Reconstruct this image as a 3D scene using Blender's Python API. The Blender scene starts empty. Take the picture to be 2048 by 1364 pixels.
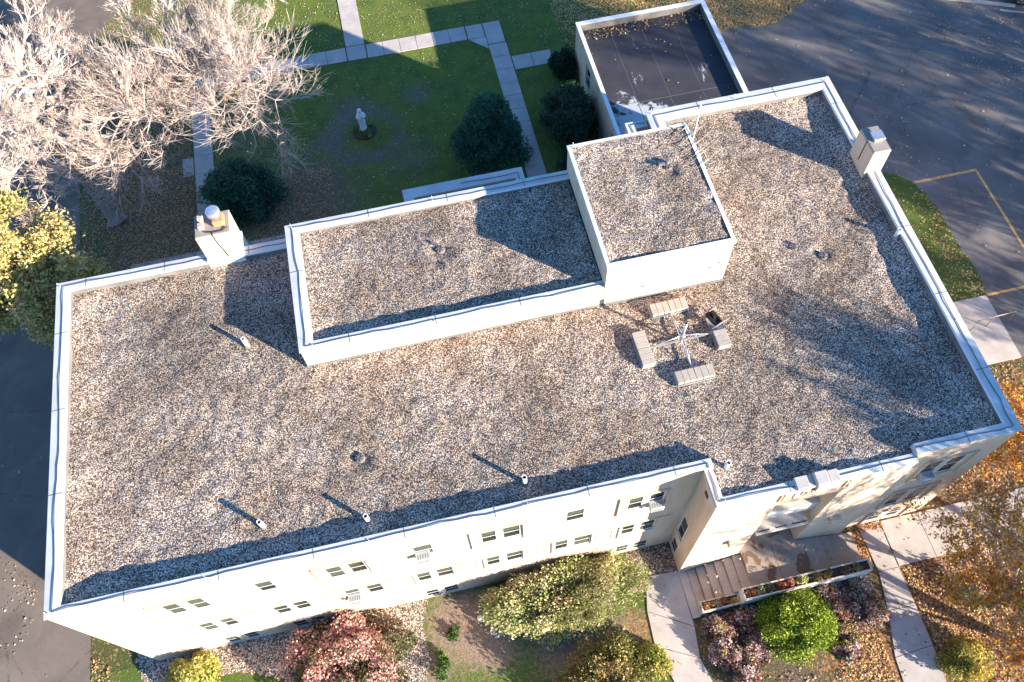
import bpy, math, random
import numpy as np
from mathutils import Vector, Matrix, Euler

# ------------------------------------------------------------------ camera, light, sky
scene = bpy.context.scene
COL = scene.collection
CAM = Vector((12.8382, -7.5815, 33.1328)); FPX = 1707.37
ROT = Euler((0.4945, 0.0326, -0.2199), 'XYZ')
cam_d = bpy.data.cameras.new('camera'); cam = bpy.data.objects.new('camera', cam_d); COL.objects.link(cam)
cam.location = CAM; cam.rotation_euler = ROT
cam_d.sensor_width = 36; cam_d.lens = FPX / 2048 * 36; cam_d.clip_end = 3000; cam_d.clip_start = 0.5
scene.camera = cam
EL, AZ = math.radians(17.3), math.radians(-42.7)        # sun elevation; azimuth from +X, counter-clockwise
sun_dir = Vector((math.cos(EL) * math.cos(AZ), math.cos(EL) * math.sin(AZ), math.sin(EL)))
world = bpy.data.worlds.new('World'); scene.world = world; world.use_nodes = True
wn = world.node_tree; wn.nodes.clear()
sky = wn.nodes.new('ShaderNodeTexSky'); sky.sky_type = 'NISHITA'; sky.sun_disc = False
sky.sun_elevation = EL; sky.sun_rotation = math.radians(90) - AZ
sky.air_density = 1.0; sky.dust_density = 0.1; sky.ozone_density = 5.0
bg = wn.nodes.new('ShaderNodeBackground'); bg.inputs['Strength'].default_value = 0.092
wo = wn.nodes.new('ShaderNodeOutputWorld')
tint = wn.nodes.new('ShaderNodeMix'); tint.data_type = 'RGBA'; tint.blend_type = 'MULTIPLY'; tint.inputs[0].default_value = 1; tint.inputs[7].default_value = (.78, .96, 1.08, 1)
wn.links.new(sky.outputs[0], tint.inputs[6]); wn.links.new(tint.outputs[2], bg.inputs[0]); wn.links.new(bg.outputs[0], wo.inputs[0])
sun_d = bpy.data.lights.new('sun', 'SUN'); sun_d.energy = 5.0; sun_d.angle = math.radians(0.5); sun_d.color = (1.0, 0.875, 0.72)
sun = bpy.data.objects.new('sun', sun_d); COL.objects.link(sun)
sun.rotation_euler = sun_dir.to_track_quat('Z', 'Y').to_euler(); sun.location = (60, -55, 40)
scene.view_settings.view_transform = 'Standard'; scene.view_settings.look = 'None'
scene.view_settings.gamma = 1; scene.view_settings.exposure = 1.87

RM = np.array(ROT.to_matrix())
def G(px, py, z=0.0):
    """the point of the real horizontal plane at height z seen at a pixel of the photograph"""
    d = RM @ np.array([(px - 1024) / FPX, -(py - 682) / FPX, -1.0]); t = (z - CAM.z) / d[2]
    return Vector((CAM.x + t * d[0], CAM.y + t * d[1], z))
rnd = random.Random(7)
rng = np.random.default_rng(11)

# ------------------------------------------------------------------ materials
class NT:
    def __init__(s, name, rough=0.8, spec=0.3):
        s.m = bpy.data.materials.new(name); s.m.use_nodes = True; s.t = s.m.node_tree
        s.b = s.t.nodes['Principled BSDF']; s.b.inputs['Roughness'].default_value = rough
        s.b.inputs['Specular IOR Level'].default_value = spec
    def n(s, typ, **kw):
        o = s.t.nodes.new(typ)
        for k, v in kw.items():
            if hasattr(o, k): setattr(o, k, v)
            else: o.inputs[k.replace('_', ' ')].default_value = v
        return o
    def l(s, a, b): s.t.links.new(a, b)
    def pos(s): return s.n('ShaderNodeNewGeometry').outputs['Position']
    def obj(s): return s.n('ShaderNodeTexCoord').outputs['Object']
    def noise(s, scale, detail=4, rough=.55, vec=None, dist=0):
        o = s.n('ShaderNodeTexNoise'); o.inputs['Scale'].default_value = scale; o.inputs['Detail'].default_value = detail
        o.inputs['Roughness'].default_value = rough; o.inputs['Distortion'].default_value = dist
        s.l(vec or s.pos(), o.inputs['Vector']); return o.outputs['Fac']
    def vor(s, scale, vec=None, feature='F1', rnd_=1.0):
        o = s.n('ShaderNodeTexVoronoi'); o.feature = feature; o.inputs['Scale'].default_value = scale
        o.inputs['Randomness'].default_value = rnd_
        s.l(vec or s.pos(), o.inputs['Vector']); return o
    def ramp(s, fac, stops, interp='LINEAR'):
        o = s.n('ShaderNodeValToRGB'); r = o.color_ramp; r.interpolation = interp
        while len(r.elements) < len(stops): r.elements.new(0.5)
        for e, (p, c) in zip(r.elements, stops):
            e.position = p; e.color = (*(c if isinstance(c, (tuple, list)) else (c, c, c)), 1)
        s.l(fac, o.inputs[0]); return o.outputs[0]
    def mix(s, fac, a, b, typ='MIX'):
        o = s.n('ShaderNodeMix'); o.data_type = 'RGBA'; o.blend_type = typ
        for k, v in ((0, fac), (6, a), (7, b)):
            if isinstance(v, (int, float)): o.inputs[k].default_value = v
            elif isinstance(v, (tuple, list)): o.inputs[k].default_value = (*v, 1)
            else: s.l(v, o.inputs[k])
        return o.outputs[2]
    def math(s, op, a, b=0.0, clamp=False):
        o = s.n('ShaderNodeMath'); o.operation = op; o.use_clamp = clamp
        for k, v in ((0, a), (1, b)):
            if isinstance(v, (int, float)): o.inputs[k].default_value = v
            else: s.l(v, o.inputs[k])
        return o.outputs[0]
    def bump(s, h, strength=.5, dist=.02):
        o = s.n('ShaderNodeBump'); o.inputs['Strength'].default_value = strength; o.inputs['Distance'].default_value = dist
        s.l(h, o.inputs['Height']); s.l(o.outputs[0], s.b.inputs['Normal'])
    def attr(s, name='Col'):
        o = s.n('ShaderNodeAttribute'); o.attribute_name = name; return o
    def color(s, c):
        if isinstance(c, (tuple, list)): s.b.inputs['Base Color'].default_value = (*c, 1)
        else: s.l(c, s.b.inputs['Base Color'])

def m_plain(name, c, rough=.6, metal=0, nscale=0, namp=.15, spec=.3):
    k = NT(name, rough, spec); k.b.inputs['Metallic'].default_value = metal
    if nscale:
        a = k.ramp(k.noise(nscale, 5), [(.3, tuple(x * (1 - namp) for x in c)), (.7, tuple(min(1, x * (1 + namp)) for x in c))])
        k.color(a)
    else: k.color(c)
    return k.m

def m_gravel(name, scale=24, dirt=(.40, .64), bright=1.5, warm=1.0):
    k = NT(name, .85, .25)
    v = k.vor(scale); v2 = k.vor(scale * 1.9)
    sep = k.n('ShaderNodeSeparateColor'); k.l(v.outputs['Color'], sep.inputs[0])
    b = bright
    col = k.ramp(sep.outputs[0], [(0, (.09 * b, .078 * b, .07 * b)), (.20, (.17 * b, .14 * b, .118 * b)), (.45, (.30 * b, .25 * b, .205 * b)), (.68, (.46 * b, .39 * b, .325 * b)),
                                  (.82, (.44 * b, .32 * b * warm, .22 * b * warm)), (.93, (.45 * b, .40 * b, .35 * b)), (1, (.60 * b, .585 * b, .56 * b))])
    gap = k.ramp(v.outputs['Distance'], [(.34, 1.0), (.70, .22)])
    c = k.mix(1.0, col, gap, 'MULTIPLY')
    big = k.ramp(k.noise(.55, 5, .62), [(dirt[0], 1.0), (dirt[1], (.72, .67, .62))])
    c = k.mix(1.0, c, big, 'MULTIPLY')
    mid = k.ramp(k.noise(2.7, 4, .6), [(.33, (.88, .86, .85)), (.62, (1.08, 1.07, 1.06))])
    c = k.mix(1.0, c, mid, 'MULTIPLY')
    a = k.attr(); c = k.mix(1.0, c, a.outputs['Color'], 'MULTIPLY')
    k.color(c)
    h = k.math('ADD', k.math('MULTIPLY', v.outputs['Distance'], -1.0), k.math('MULTIPLY', sep.outputs[1], .55))
    h = k.math('ADD', h, k.math('MULTIPLY', v2.outputs['Distance'], -.3))
    k.bump(h, .7, .025)
    return k.m

def m_ground(name, green1, green2, leafcols, leaf_scale=13, base_leaf=.25, dirtcol=(.12, .095, .07)):
    """grass with leaf litter; attribute Col: r = leaf density, g = bare/dry patches"""
    k = NT(name, .9, .15)
    at = k.attr(); sp = k.n('ShaderNodeSeparateColor'); k.l(at.outputs['Color'], sp.inputs[0])
    g = k.ramp(k.noise(34, 5, .7), [(.32, green1), (.68, green2)])
    g = k.mix(k.ramp(k.noise(1.1, 4), [(.42, 0.0), (.62, .55)]), g, tuple(x * 1.5 + .01 for x in green1))
    bl = k.ramp(k.math('ADD', k.noise(6, 5, .7), k.math('MULTIPLY', sp.outputs[1], .58)), [(.62, 0.0), (.9, 1.0)])
    dirt = k.ramp(k.noise(21, 5, .7), [(.3, tuple(x * .55 for x in dirtcol)), (.7, tuple(x * 1.7 for x in dirtcol))])
    g = k.mix(bl, g, dirt)
    v = k.vor(leaf_scale); s2 = k.n('ShaderNodeSeparateColor'); k.l(v.outputs['Color'], s2.inputs[0])
    stops = [(i / max(1, len(leafcols) - 1), c) for i, c in enumerate(leafcols)]
    lc = k.ramp(s2.outputs[0], stops)
    dens = k.math('ADD', sp.outputs[0], k.math('MULTIPLY', k.math('SUBTRACT', k.noise(2.6, 5, .7), .5), .9))
    pick = k.math('LESS_THAN', s2.outputs[1], dens)
    near = k.math('LESS_THAN', v.outputs['Distance'], k.math('ADD', k.math('MULTIPLY', dens, .45), .28))
    g = k.mix(k.math('MULTIPLY', pick, near), g, lc)
    k.color(g)
    h = k.math('ADD', k.noise(40, 4, .75), k.math('MULTIPLY', v.outputs['Distance'], -.5))
    k.bump(h, .8, .05)
    return k.m

def m_asphalt(name, base=(.15, .135, .125)):
    k = NT(name, .82, .3)
    c = k.ramp(k.noise(.45, 6, .6, dist=.4), [(.3, tuple(x * .72 for x in base)), (.7, tuple(x * 1.3 for x in base))])
    c = k.mix(1.0, c, k.ramp(k.noise(60, 3, .7), [(.3, .72), (.7, 1.28)]), 'MULTIPLY')
    v = k.vor(.22, feature='DISTANCE_TO_EDGE')
    crack = k.ramp(k.math('ADD', v.outputs['Distance'], k.math('MULTIPLY', k.noise(3), .03)), [(.013, .6), (.02, 1.0)])
    c = k.mix(1.0, c, crack, 'MULTIPLY'); k.color(c)
    k.bump(k.noise(90, 3, .7), .35, .01); return k.m

def m_concrete(name, base=(.42, .39, .36), joints=None):
    k = NT(name, .85, .25)
    c = k.ramp(k.noise(1.2, 6, .65), [(.3, tuple(x * .8 for x in base)), (.7, tuple(x * 1.12 for x in base))])
    c = k.mix(1.0, c, k.ramp(k.noise(45, 4, .7), [(.3, .86), (.7, 1.1)]), 'MULTIPLY')
    k.color(c); k.bump(k.noise(60, 3), .2, .006); return k.m

def m_wall(name, base=(.70, .535, .40), brick=True):
    k = NT(name, .8, .25)
    p = k.pos(); sx = k.n('ShaderNodeSeparateXYZ'); k.l(p, sx.inputs[0])
    cx = k.n('ShaderNodeCombineXYZ'); k.l(k.math('ADD', sx.outputs[0], sx.outputs[1]), cx.inputs[0]); k.l(sx.outputs[2], cx.inputs[1])
    b = k.n('ShaderNodeTexBrick'); k.l(cx.outputs[0], b.inputs['Vector']); b.inputs['Scale'].default_value = 1
    b.inputs['Brick Width'].default_value = .3; b.inputs['Row Height'].default_value = .1; b.inputs['Mortar Size'].default_value = .008
    b.inputs['Color1'].default_value = (*base, 1); b.inputs['Color2'].default_value = (*[x * .955 for x in base], 1); b.inputs['Mortar'].default_value = (*[x * .86 for x in base], 1)
    st = k.n('ShaderNodeMapping'); st.inputs['Scale'].default_value = (1.6, 1.6, .25); k.l(p, st.inputs[0])
    c = k.mix(1.0, b.outputs['Color'], k.ramp(k.noise(1.3, 6, .65, vec=st.outputs[0]), [(.35, (.84, .80, .74)), (.6, 1.0)]), 'MULTIPLY')
    k.color(c); h = k.math('MULTIPLY', b.outputs['Fac'], -1); k.bump(h, .25, .008); return k.m

def m_leaf(name, trans=.25):
    k = NT(name, .65, .25); a = k.attr(); k.color(a.outputs['Color'])
    out = k.t.nodes['Material Output']; tr = k.n('ShaderNodeBsdfTranslucent'); k.l(a.outputs['Color'], tr.inputs[0])
    mx = k.n('ShaderNodeMixShader'); mx.inputs[0].default_value = trans; k.l(k.b.outputs[0], mx.inputs[1]); k.l(tr.outputs[0], mx.inputs[2]); k.l(mx.outputs[0], out.inputs[0])
    return k.m
def m_bark(name, c):
    k = NT(name, .9, .15)
    st = k.n('ShaderNodeMapping'); st.inputs['Scale'].default_value = (1, 1, .3); k.l(k.pos(), st.inputs[0])
    k.color(k.ramp(k.noise(9, 6, .7, vec=st.outputs[0]), [(.3, tuple(x * .55 for x in c)), (.7, tuple(min(1, x * 1.2) for x in c))]))
    k.bump(k.noise(22, 5, .7, vec=st.outputs[0]), .7, .04); return k.m

M = {}
M['gravel'] = m_gravel('roof_gravel_mat')
M['bedgravel'] = m_gravel('bed_gravel_mat', 20, (.6, .9), 1.6)
M['wall'] = m_wall('cream_masonry')
M['coping'] = m_plain('coping_metal', (.55, .56, .55), .55, 0, 1.6, .10, .4)
M['coping2'] = m_plain('coping_edge_metal', (.78, .79, .80), .4, .1, 2.5, .05, .5)
M['flash'] = m_plain('flashing', (.17, .16, .15), .75, 0, 1.8, .25)
M['seam'] = m_plain('dark_seam', (.12, .13, .14), .7)
M['cable'] = m_plain('black_cable', (.025, .025, .03), .6)
M['asphalt'] = m_asphalt('asphalt_mat')
M['asphalt2'] = m_asphalt('driveway_mat', (.17, .134, .108))
M['concrete'] = m_concrete('concrete_mat', (.47, .42, .385))
M['concrete2'] = m_concrete('step_concrete', (.44, .37, .31))
M['stone'] = m_concrete('pale_stone', (.60, .56, .50))
M['block'] = m_concrete('block_mat', (.40, .36, .30))
M['membrane'] = None
M['white'] = m_plain('white_paint', (.80, .79, .76), .5, 0, 3, .04)
M['frame'] = m_plain('window_frame_paint', (.74, .72, .68), .55)
M['sillm'] = m_plain('window_sill_stone', (.50, .43, .36), .8, 0, 8, .25)
M['dark'] = m_plain('dark_room', (.30, .28, .24), .9)
M['blind'] = m_plain('blind_slats', (.50, .48, .42), .7)
M['galv'] = m_plain('galvanised', (.62, .64, .66), .35, .75, 6, .1, .5)
M['pvc'] = m_plain('white_pipe', (.80, .78, .76), .5)
M['pipein'] = m_plain('pipe_inside', (.03, .03, .03), .9)
M['black'] = m_plain('black_plastic', (.02, .02, .02), .5)
M['brass'] = m_plain('antenna_rods', (.62, .47, .30), .4, .5)
M['terra'] = m_plain('terracotta', (.50, .22, .11), .8, 0, 9, .2)
M['crown'] = m_concrete('mortar_cap', (.30, .27, .24))
M['yellow'] = m_plain('faded_line_paint', (.66, .37, .13), .8, 0, 7, .3)
M['rail'] = m_plain('rail_paint', (.35, .27, .22), .5, .3)
M['acgrey'] = m_plain('air_conditioner_metal', (.42, .43, .43), .5, 0, 5, .05)
M['acgrille'] = m_plain('grille_metal', (.20, .20, .20), .6)
M['carpaint'] = m_plain('silver_car_paint', (.55, .58, .62), .28, .5, 0, 0, .6)
M['tyre'] = m_plain('tyre_rubber', (.02, .02, .02), .85)
M['rim'] = m_plain('wheel_alloy', (.55, .55, .56), .3, .8)
M['carglass'] = m_plain('car_glass', (.02, .025, .03), .08, 0, 0, 0, .6)
M['statue'] = m_plain('statue_plaster', (.78, .80, .80), .6, 0, 7, .06)
M['soil'] = m_plain('mulch_soil', (.085, .05, .04), .95, 0, 22, .5)
M['creaseshade'] = m_plain('step_crease_shade', (.12, .095, .075), .9, 0, 12, .3)  # dark strip colour standing in for shade at the back of each tread
M['leaf'] = m_leaf('leaf_mat'); M['needle'] = m_leaf('needle_mat', .1); M['litter'] = m_leaf('litter_mat', .1)
M['bark'] = m_bark('pale_bark', (.66, .56, .50)); M['trunkbark'] = m_bark('grey_trunk_bark', (.27, .235, .20)); M['bark2'] = m_bark('brown_bark', (.24, .18, .14))
M['lead'] = m_plain('dull_lead', (.16, .15, .15), .7)
# window glass: part mirror, part see-through
k = NT('window_glass', .06, .6); k.color((.05, .055, .055)); tr = k.n('ShaderNodeBsdfTransparent'); tr.inputs[0].default_value = (.75, .78, .76, 1)
mx = k.n('ShaderNodeMixShader'); mx.inputs[0].default_value = .80; k.l(k.b.outputs[0], mx.inputs[1]); k.l(tr.outputs[0], mx.inputs[2])
k.l(mx.outputs[0], k.t.nodes['Material Output'].inputs[0]); M['glass'] = k.m
# wet rubber membrane of the annex roof: dry sheet, seams, chalky scuffs, standing water in the low corner
k = NT('roof_membrane', .7, .4)
at = k.attr(); sp = k.n('ShaderNodeSeparateColor'); k.l(at.outputs['Color'], sp.inputs[0])
c = k.ramp(k.noise(.8, 5, .6), [(.3, (.026, .026, .032)), (.7, (.050, .048, .055))])
st = k.n('ShaderNodeMapping'); st.inputs['Scale'].default_value = (1.6, .35, 1); k.l(k.pos(), st.inputs[0])
c = k.mix(k.ramp(k.math('ADD', k.noise(4.5, 5, .75, vec=st.outputs[0]), k.math('MULTIPLY', sp.outputs[0], .30)), [(.84, 0.0), (.92, 1.0)]), c, (.42, .42, .42))
silt = k.ramp(k.math('ADD', sp.outputs[1], k.math('MULTIPLY', k.math('SUBTRACT', k.noise(2.2, 5, .7), .5), .7)), [(.48, 0.0), (.53, 1.0)])
spots = k.ramp(k.vor(1.7).outputs['Distance'], [(.05, 0.0), (.09, 1.0)])
k.color(k.mix(k.math('MULTIPLY', silt, spots), c, (.40, .43, .45)))
M['membrane'] = k.m

# ------------------------------------------------------------------ object helpers
def tag(o, label=None, cat=None, group=None, kind=None):
    if label: o['label'] = label
    if cat: o['category'] = cat
    if group: o['group'] = group
    if kind: o['kind'] = kind
    return o
def empty(name, loc=(0, 0, 0), rz=0, **kw):
    o = bpy.data.objects.new(name, None); COL.objects.link(o); o.location = loc; o.rotation_euler = (0, 0, rz)
    o.empty_display_size = .3
    return tag(o, **kw)
def npmesh(name, V, F, mats, parent=None, cols=None, smooth=False, fmat=None):
    """V (n,3), F (m,k) all faces with k corners; cols (m,3) per face or (n,3) per vertex"""
    V = np.asarray(V, np.float32); F = np.asarray(F, np.int32); k = F.shape[1]
    me = bpy.data.meshes.new(name); me.vertices.add(len(V)); me.vertices.foreach_set('co', V.ravel())
    me.loops.add(F.size); me.loops.foreach_set('vertex_index', F.ravel())
    me.polygons.add(len(F)); me.polygons.foreach_set('loop_start', np.arange(0, F.size, k, dtype=np.int32))
    me.polygons.foreach_set('loop_total', np.full(len(F), k, np.int32))
    if smooth: me.polygons.foreach_set('use_smooth', np.ones(len(F), bool))
    for m_ in (mats if isinstance(mats, list) else [mats]): me.materials.append(m_)
    if fmat is not None: me.polygons.foreach_set('material_index', np.asarray(fmat, np.int32))
    if cols is not None:
        cols = np.asarray(cols, np.float32)
        if len(cols) == len(F) and len(cols) != len(V): c = np.repeat(cols, k, axis=0)
        else: c = cols[F.ravel()]
        a = me.color_attributes.new('Col', 'FLOAT_COLOR', 'CORNER')
        a.data.foreach_set('color', np.concatenate([c, np.ones((len(c), 1), np.float32)], 1).ravel())
    me.update(); me.validate()
    o = bpy.data.objects.new(name, me); COL.objects.link(o)
    if parent: o.parent = parent
    return o
class MB:
    def __init__(s): s.v = []; s.f = []; s.mi = []; s.sm = []
    def face(s, pts, mi=0, smooth=False):
        i = len(s.v); s.v += [tuple(p) for p in pts]; s.f.append(tuple(range(i, i + len(pts)))); s.mi.append(mi); s.sm.append(smooth)
    def box(s, x0, y0, z0, x1, y1, z1, mi=0, M4=None, b=0.0):
        if b > 0:   # chamfered box
            P = []
            for zz, d in ((z0, b), (z0 + b, 0), (z1 - b, 0), (z1, b)):
                P.append([(x0 + d + b, y0 + d), (x1 - d - b, y0 + d), (x1 - d, y0 + d + b), (x1 - d, y1 - d - b), (x1 - d - b, y1 - d), (x0 + d + b, y1 - d), (x0 + d, y1 - d - b), (x0 + d, y0 + d + b), zz])
            rings = [[(q[0], q[1], r[8]) for q in r[:8]] for r in P]
            if M4: rings = [[tuple(M4 @ Vector(q)) for q in r] for r in rings]
            s.rings(rings, mi, cap=True); return
        c = [(x0, y0, z0), (x1, y0, z0), (x1, y1, z0), (x0, y1, z0), (x0, y0, z1), (x1, y0, z1), (x1, y1, z1), (x0, y1, z1)]
        if M4: c = [tuple(M4 @ Vector(q)) for q in c]
        i = len(s.v); s.v += c
        for f in ((0, 3, 2, 1), (4, 5, 6, 7), (0, 1, 5, 4), (1, 2, 6, 5), (2, 3, 7, 6), (3, 0, 4, 7)):
            s.f.append(tuple(i + q for q in f)); s.mi.append(mi); s.sm.append(False)
    def rings(s, rings, mi=0, cap=True, smooth=False, closed=True):
        i = len(s.v); n = len(rings[0])
        for r in rings: s.v += [tuple(q) for q in r]
        for a in range(len(rings) - 1):
            for b in range(n if closed else n - 1):
                c = (b + 1) % n
                s.f.append((i + a * n + b, i + a * n + c, i + (a + 1) * n + c, i + (a + 1) * n + b)); s.mi.append(mi); s.sm.append(smooth)
        if cap:
            s.f.append(tuple(i + q for q in reversed(range(n)))); s.mi.append(mi); s.sm.append(False)
            s.f.append(tuple(i + (len(rings) - 1) * n + q for q in range(n))); s.mi.append(mi); s.sm.append(False)
    def tube(s, pts, r, n=8, mi=0, cap=True, smooth=True):
        pts = [Vector(p) for p in pts]; rr = r if isinstance(r, (list, tuple)) else [r] * len(pts); R = []
        for i, p in enumerate(pts):
            d = (pts[min(i + 1, len(pts) - 1)] - pts[max(i - 1, 0)]).normalized()
            a = d.cross(Vector((0, 0, 1)) if abs(d.z) < .9 else Vector((1, 0, 0))).normalized(); b = d.cross(a)
            R.append([p + (a * math.cos(t) + b * math.sin(t)) * rr[i] for t in [2 * math.pi * q / n for q in range(n)]])
        s.rings(R, mi, cap, smooth)
    def lathe(s, prof, cx=0, cy=0, n=20, mi=0, smooth=True, cap=True, sx=1, sy=1):
        s.rings([[(cx + r * sx * math.cos(2 * math.pi * q / n), cy + r * sy * math.sin(2 * math.pi * q / n), z) for q in range(n)] for r, z in prof], mi, cap, smooth)
    def prism(s, poly, z0, z1, mi=0):
        s.rings([[(x, y, z0) for x, y in poly], [(x, y, z1) for x, y in poly]], mi)
    def build(s, name, mats, parent=None):
        me = bpy.data.meshes.new(name); me.from_pydata(s.v, [], s.f)
        for m_ in (mats if isinstance(mats, list) else [mats]): me.materials.append(m_)
        me.polygons.foreach_set('material_index', s.mi); me.polygons.foreach_set('use_smooth', s.sm); me.update()
        o = bpy.data.objects.new(name, me); COL.objects.link(o)
        if parent: o.parent = parent
        return o
def kids(o): return [c for c in bpy.data.objects if c.parent == o]
def copy_tree(o, parent=None):
    c = o.copy(); COL.objects.link(c); c.parent = parent
    for ch in kids(o): copy_tree(ch, c)
    return c
def inside(X, Y, poly):
    r = np.zeros(X.shape, bool); n = len(poly)
    for i in range(n):
        x1, y1 = poly[i]; x2, y2 = poly[(i + 1) % n]
        if y1 == y2: continue
        c = ((y1 > Y) != (y2 > Y)) & (X < (x2 - x1) * (Y - y1) / (y2 - y1) + x1); r ^= c
    return r
def vnoise(x, y, s, seed=0):
    """smooth value noise"""
    x = x * s + seed * 17.3; y = y * s + seed * 9.1; xi = np.floor(x).astype(int); yi = np.floor(y).astype(int); fx = x - xi; fy = y - yi
    fx = fx * fx * (3 - 2 * fx); fy = fy * fy * (3 - 2 * fy)
    h = lambda a, b: (np.sin(a * 127.1 + b * 311.7 + seed * 74.7) * 43758.5453) % 1.0
    return (h(xi, yi) * (1 - fx) + h(xi + 1, yi) * fx) * (1 - fy) + (h(xi, yi + 1) * (1 - fx) + h(xi + 1, yi + 1) * fx) * fy

H = 8.336; ZG = 7.936; Z1 = 9.035; Z2 = 10.31; YB = 11.59
XA, XB, XC, Y0 = 8.19, 18.34, 22.58, 6.51

# ------------------------------------------------------------------ the ground
DARKLEAF = [(.035, .022, .016), (.07, .04, .025), (.12, .065, .035), (.05, .03, .022), (.16, .10, .055)]
GOLD = [(.24, .12, .04), (.40, .23, .08), (.52, .34, .14), (.33, .16, .05), (.60, .45, .24), (.28, .12, .04)]
def patch(name, x0, y0, x1, y1, z, mat, poly=None, step=.5, blobs=(), base=(0., 0.), kind='structure'):
    nx = max(2, int((x1 - x0) / step)); ny = max(2, int((y1 - y0) / step))
    xs = np.linspace(x0, x1, nx + 1); ys = np.linspace(y0, y1, ny + 1); X, Y = np.meshgrid(xs, ys)
    r = np.full(X.shape, base[0]); g = np.full(X.shape, base[1])
    for bx, by, br, dr, dg in blobs:
        w = np.exp(-((X - bx) ** 2 + (Y - by) ** 2) / (br * br)); r += dr * w; g += dg * w
    V = np.stack([X.ravel(), Y.ravel(), np.full(X.size, z)], 1)
    ii, jj = np.meshgrid(np.arange(nx), np.arange(ny)); a = (jj * (nx + 1) + ii).ravel()
    F = np.stack([a, a + 1, a + nx + 2, a + nx + 1], 1)
    if poly is not None:
        cx = V[F][:, :, 0].mean(1); cy = V[F][:, :, 1].mean(1); F = F[inside(cx, cy, poly)]
    cols = np.stack([np.clip(r, 0, 1.2).ravel(), np.clip(g, 0, 1).ravel(), np.zeros(X.size)], 1)
    o = npmesh(name, V, F, mat, cols=cols); tag(o, kind=kind); return o
def sheet(name, poly, z, mat, kind='structure', skirt=.0):
    b = MB(); b.face([(x, y, z) for x, y in poly]); o = b.build(name, mat); tag(o, kind=kind); return o

M['lawn'] = m_ground('lawn_mat', (.03, .062, .010), (.21, .27, .045), [(.10, .06, .03), (.22, .17, .06), (.32, .26, .14), (.14, .07, .03)], 15, dirtcol=(.13, .12, .10))
M['litterg'] = m_ground('leafy_ground_mat', (.05, .065, .018), (.11, .13, .04), [(.13, .062, .035), (.24, .12, .055), (.38, .21, .09), (.17, .08, .04), (.48, .34, .2)], 12)
M['goldg'] = m_ground('golden_leaf_ground_mat', (.045, .075, .015), (.11, .15, .03), GOLD, 12, dirtcol=(.16, .12, .09))
M['dirtg'] = m_ground('bare_bed_mat', (.05, .09, .016), (.13, .19, .035), [(.16, .09, .05), (.30, .17, .08), (.4, .25, .14)], 12, dirtcol=(.24, .18, .14))
patch('ground', -420, -420, 460, 460, -.03, M['litterg'], step=40, base=(.35, .2))
# courtyard lawn
patch('courtyard_lawn', -3.35, YB + .02, 22.4, 44, 0, M['lawn'], step=.4, base=(.24, .12), blobs=[
    (1, 18, 3.5, .75, .4), (-1, 24, 3.4, .8, .4), (6, 18.5, 2.6, .5, .35), (0, 30, 3.5, .5, .2), (5, 25.5, 2.2, .3, .3), (10.5, 25.6, 1.0, .1, .5), 
    (14, 25.7, .8, .0, .5), (8, 20.5, 2.5, .3, .5), (-2, 36, 4, .6, .2), (3.4, 36, 2, .3, .1), (13.0, 21.5, 1.4, .1, .35), (9.2, 23.5, .8, .05, .4), (17.5, 36, 4, .25, .1), (-2, 14, 3, .6, .3), (12.4, 30.5, 3.5, .1, -.1)] + [(11.05 + 1.75 * math.cos(a_ * .45), 23.6 + 1.6 * math.sin(a_ * .45), .38, .08, .55 if a_ % 4 else .15) for a_ in range(14)])
patch('annex_side_lawn', 22.4, 14.4, 28.88, 44, .004, M['goldg'], step=.5, base=(.75, .1), blobs=[(22, 20, 3, -.4, 0), (22, 27, 1.5, -.4, 0)])
patch('west_side_ground', -3.2, -14, 0, YB + .02, -.004, M['litterg'], step=.4, base=(.5, .2), blobs=[(-1.3, -.6, 1.0, -.3, -.4), (-1, -3, 2, -.2, -.3)])
arc = [(31.0, 26.2), (31.9, 26.1), (32.5, 26.0), (33.2, 25.85), (33.9, 25.95), (34.7, 26.3), (35.4, 26.75), (36.1, 27.2), (37.5, 28.6), (38.6, 30.4), (39.2, 33), (39.2, 44)]
patch('leaf_strewn_bank', 28.8, 24.6, 39.6, 44, .006, M['goldg'], step=.25, base=(.9, .1), poly=[(28.8, 24.6), (30.4, 24.6)] + arc + [(28.8, 44)])
# parking lot and drive
sheet('parking_lot', [(29.5, 3.2), (36.66, 3.2), (120, 3.2), (120, 90), (39, 90), (39, 40), (28.9, 40), (28.9, 14.3), (29.5, 14.3)], .002, M['asphalt'])
sheet('driveway', [(-40, -60), (-2.62, -60), (-2.55, 1.0), (-2.5, 3.0), (-2.75, 8), (-3.1, 14), (-3.36, 22), (-3.46, 31.2), (-3.2, 32.6), (-2.9, 33.8), (-2.4, 34.9), (-1.2, 36.4), (2, 38.5), (10, 42), (10, 52), (-40, 60)], .008, M['asphalt2'])
strip = [(29.4, 14.6), (34.0, 14.9), (35.2, 14.9), (35.8, 14.65), (36.3, 14.0), (36.65, 13.1), (36.8, 11.5), (36.82, 9.5), (36.84, 8.4), (36.85, 7.7), (36.68, 7.38), (35.14, 7.45), (29.4, 7.5)]
patch('side_lawn_strip', 29.3, 7.3, 37.0, 15.0, .012, M['goldg'], step=.12, base=(.12, .05), poly=strip, blobs=[(36.9, 12, 1.0, .5, .1), (36.6, 7.8, 1.2, .5, .1), (34, 7.5, 1.2, .3, .1), (36.3, 10, .7, .4, .2)])
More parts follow.
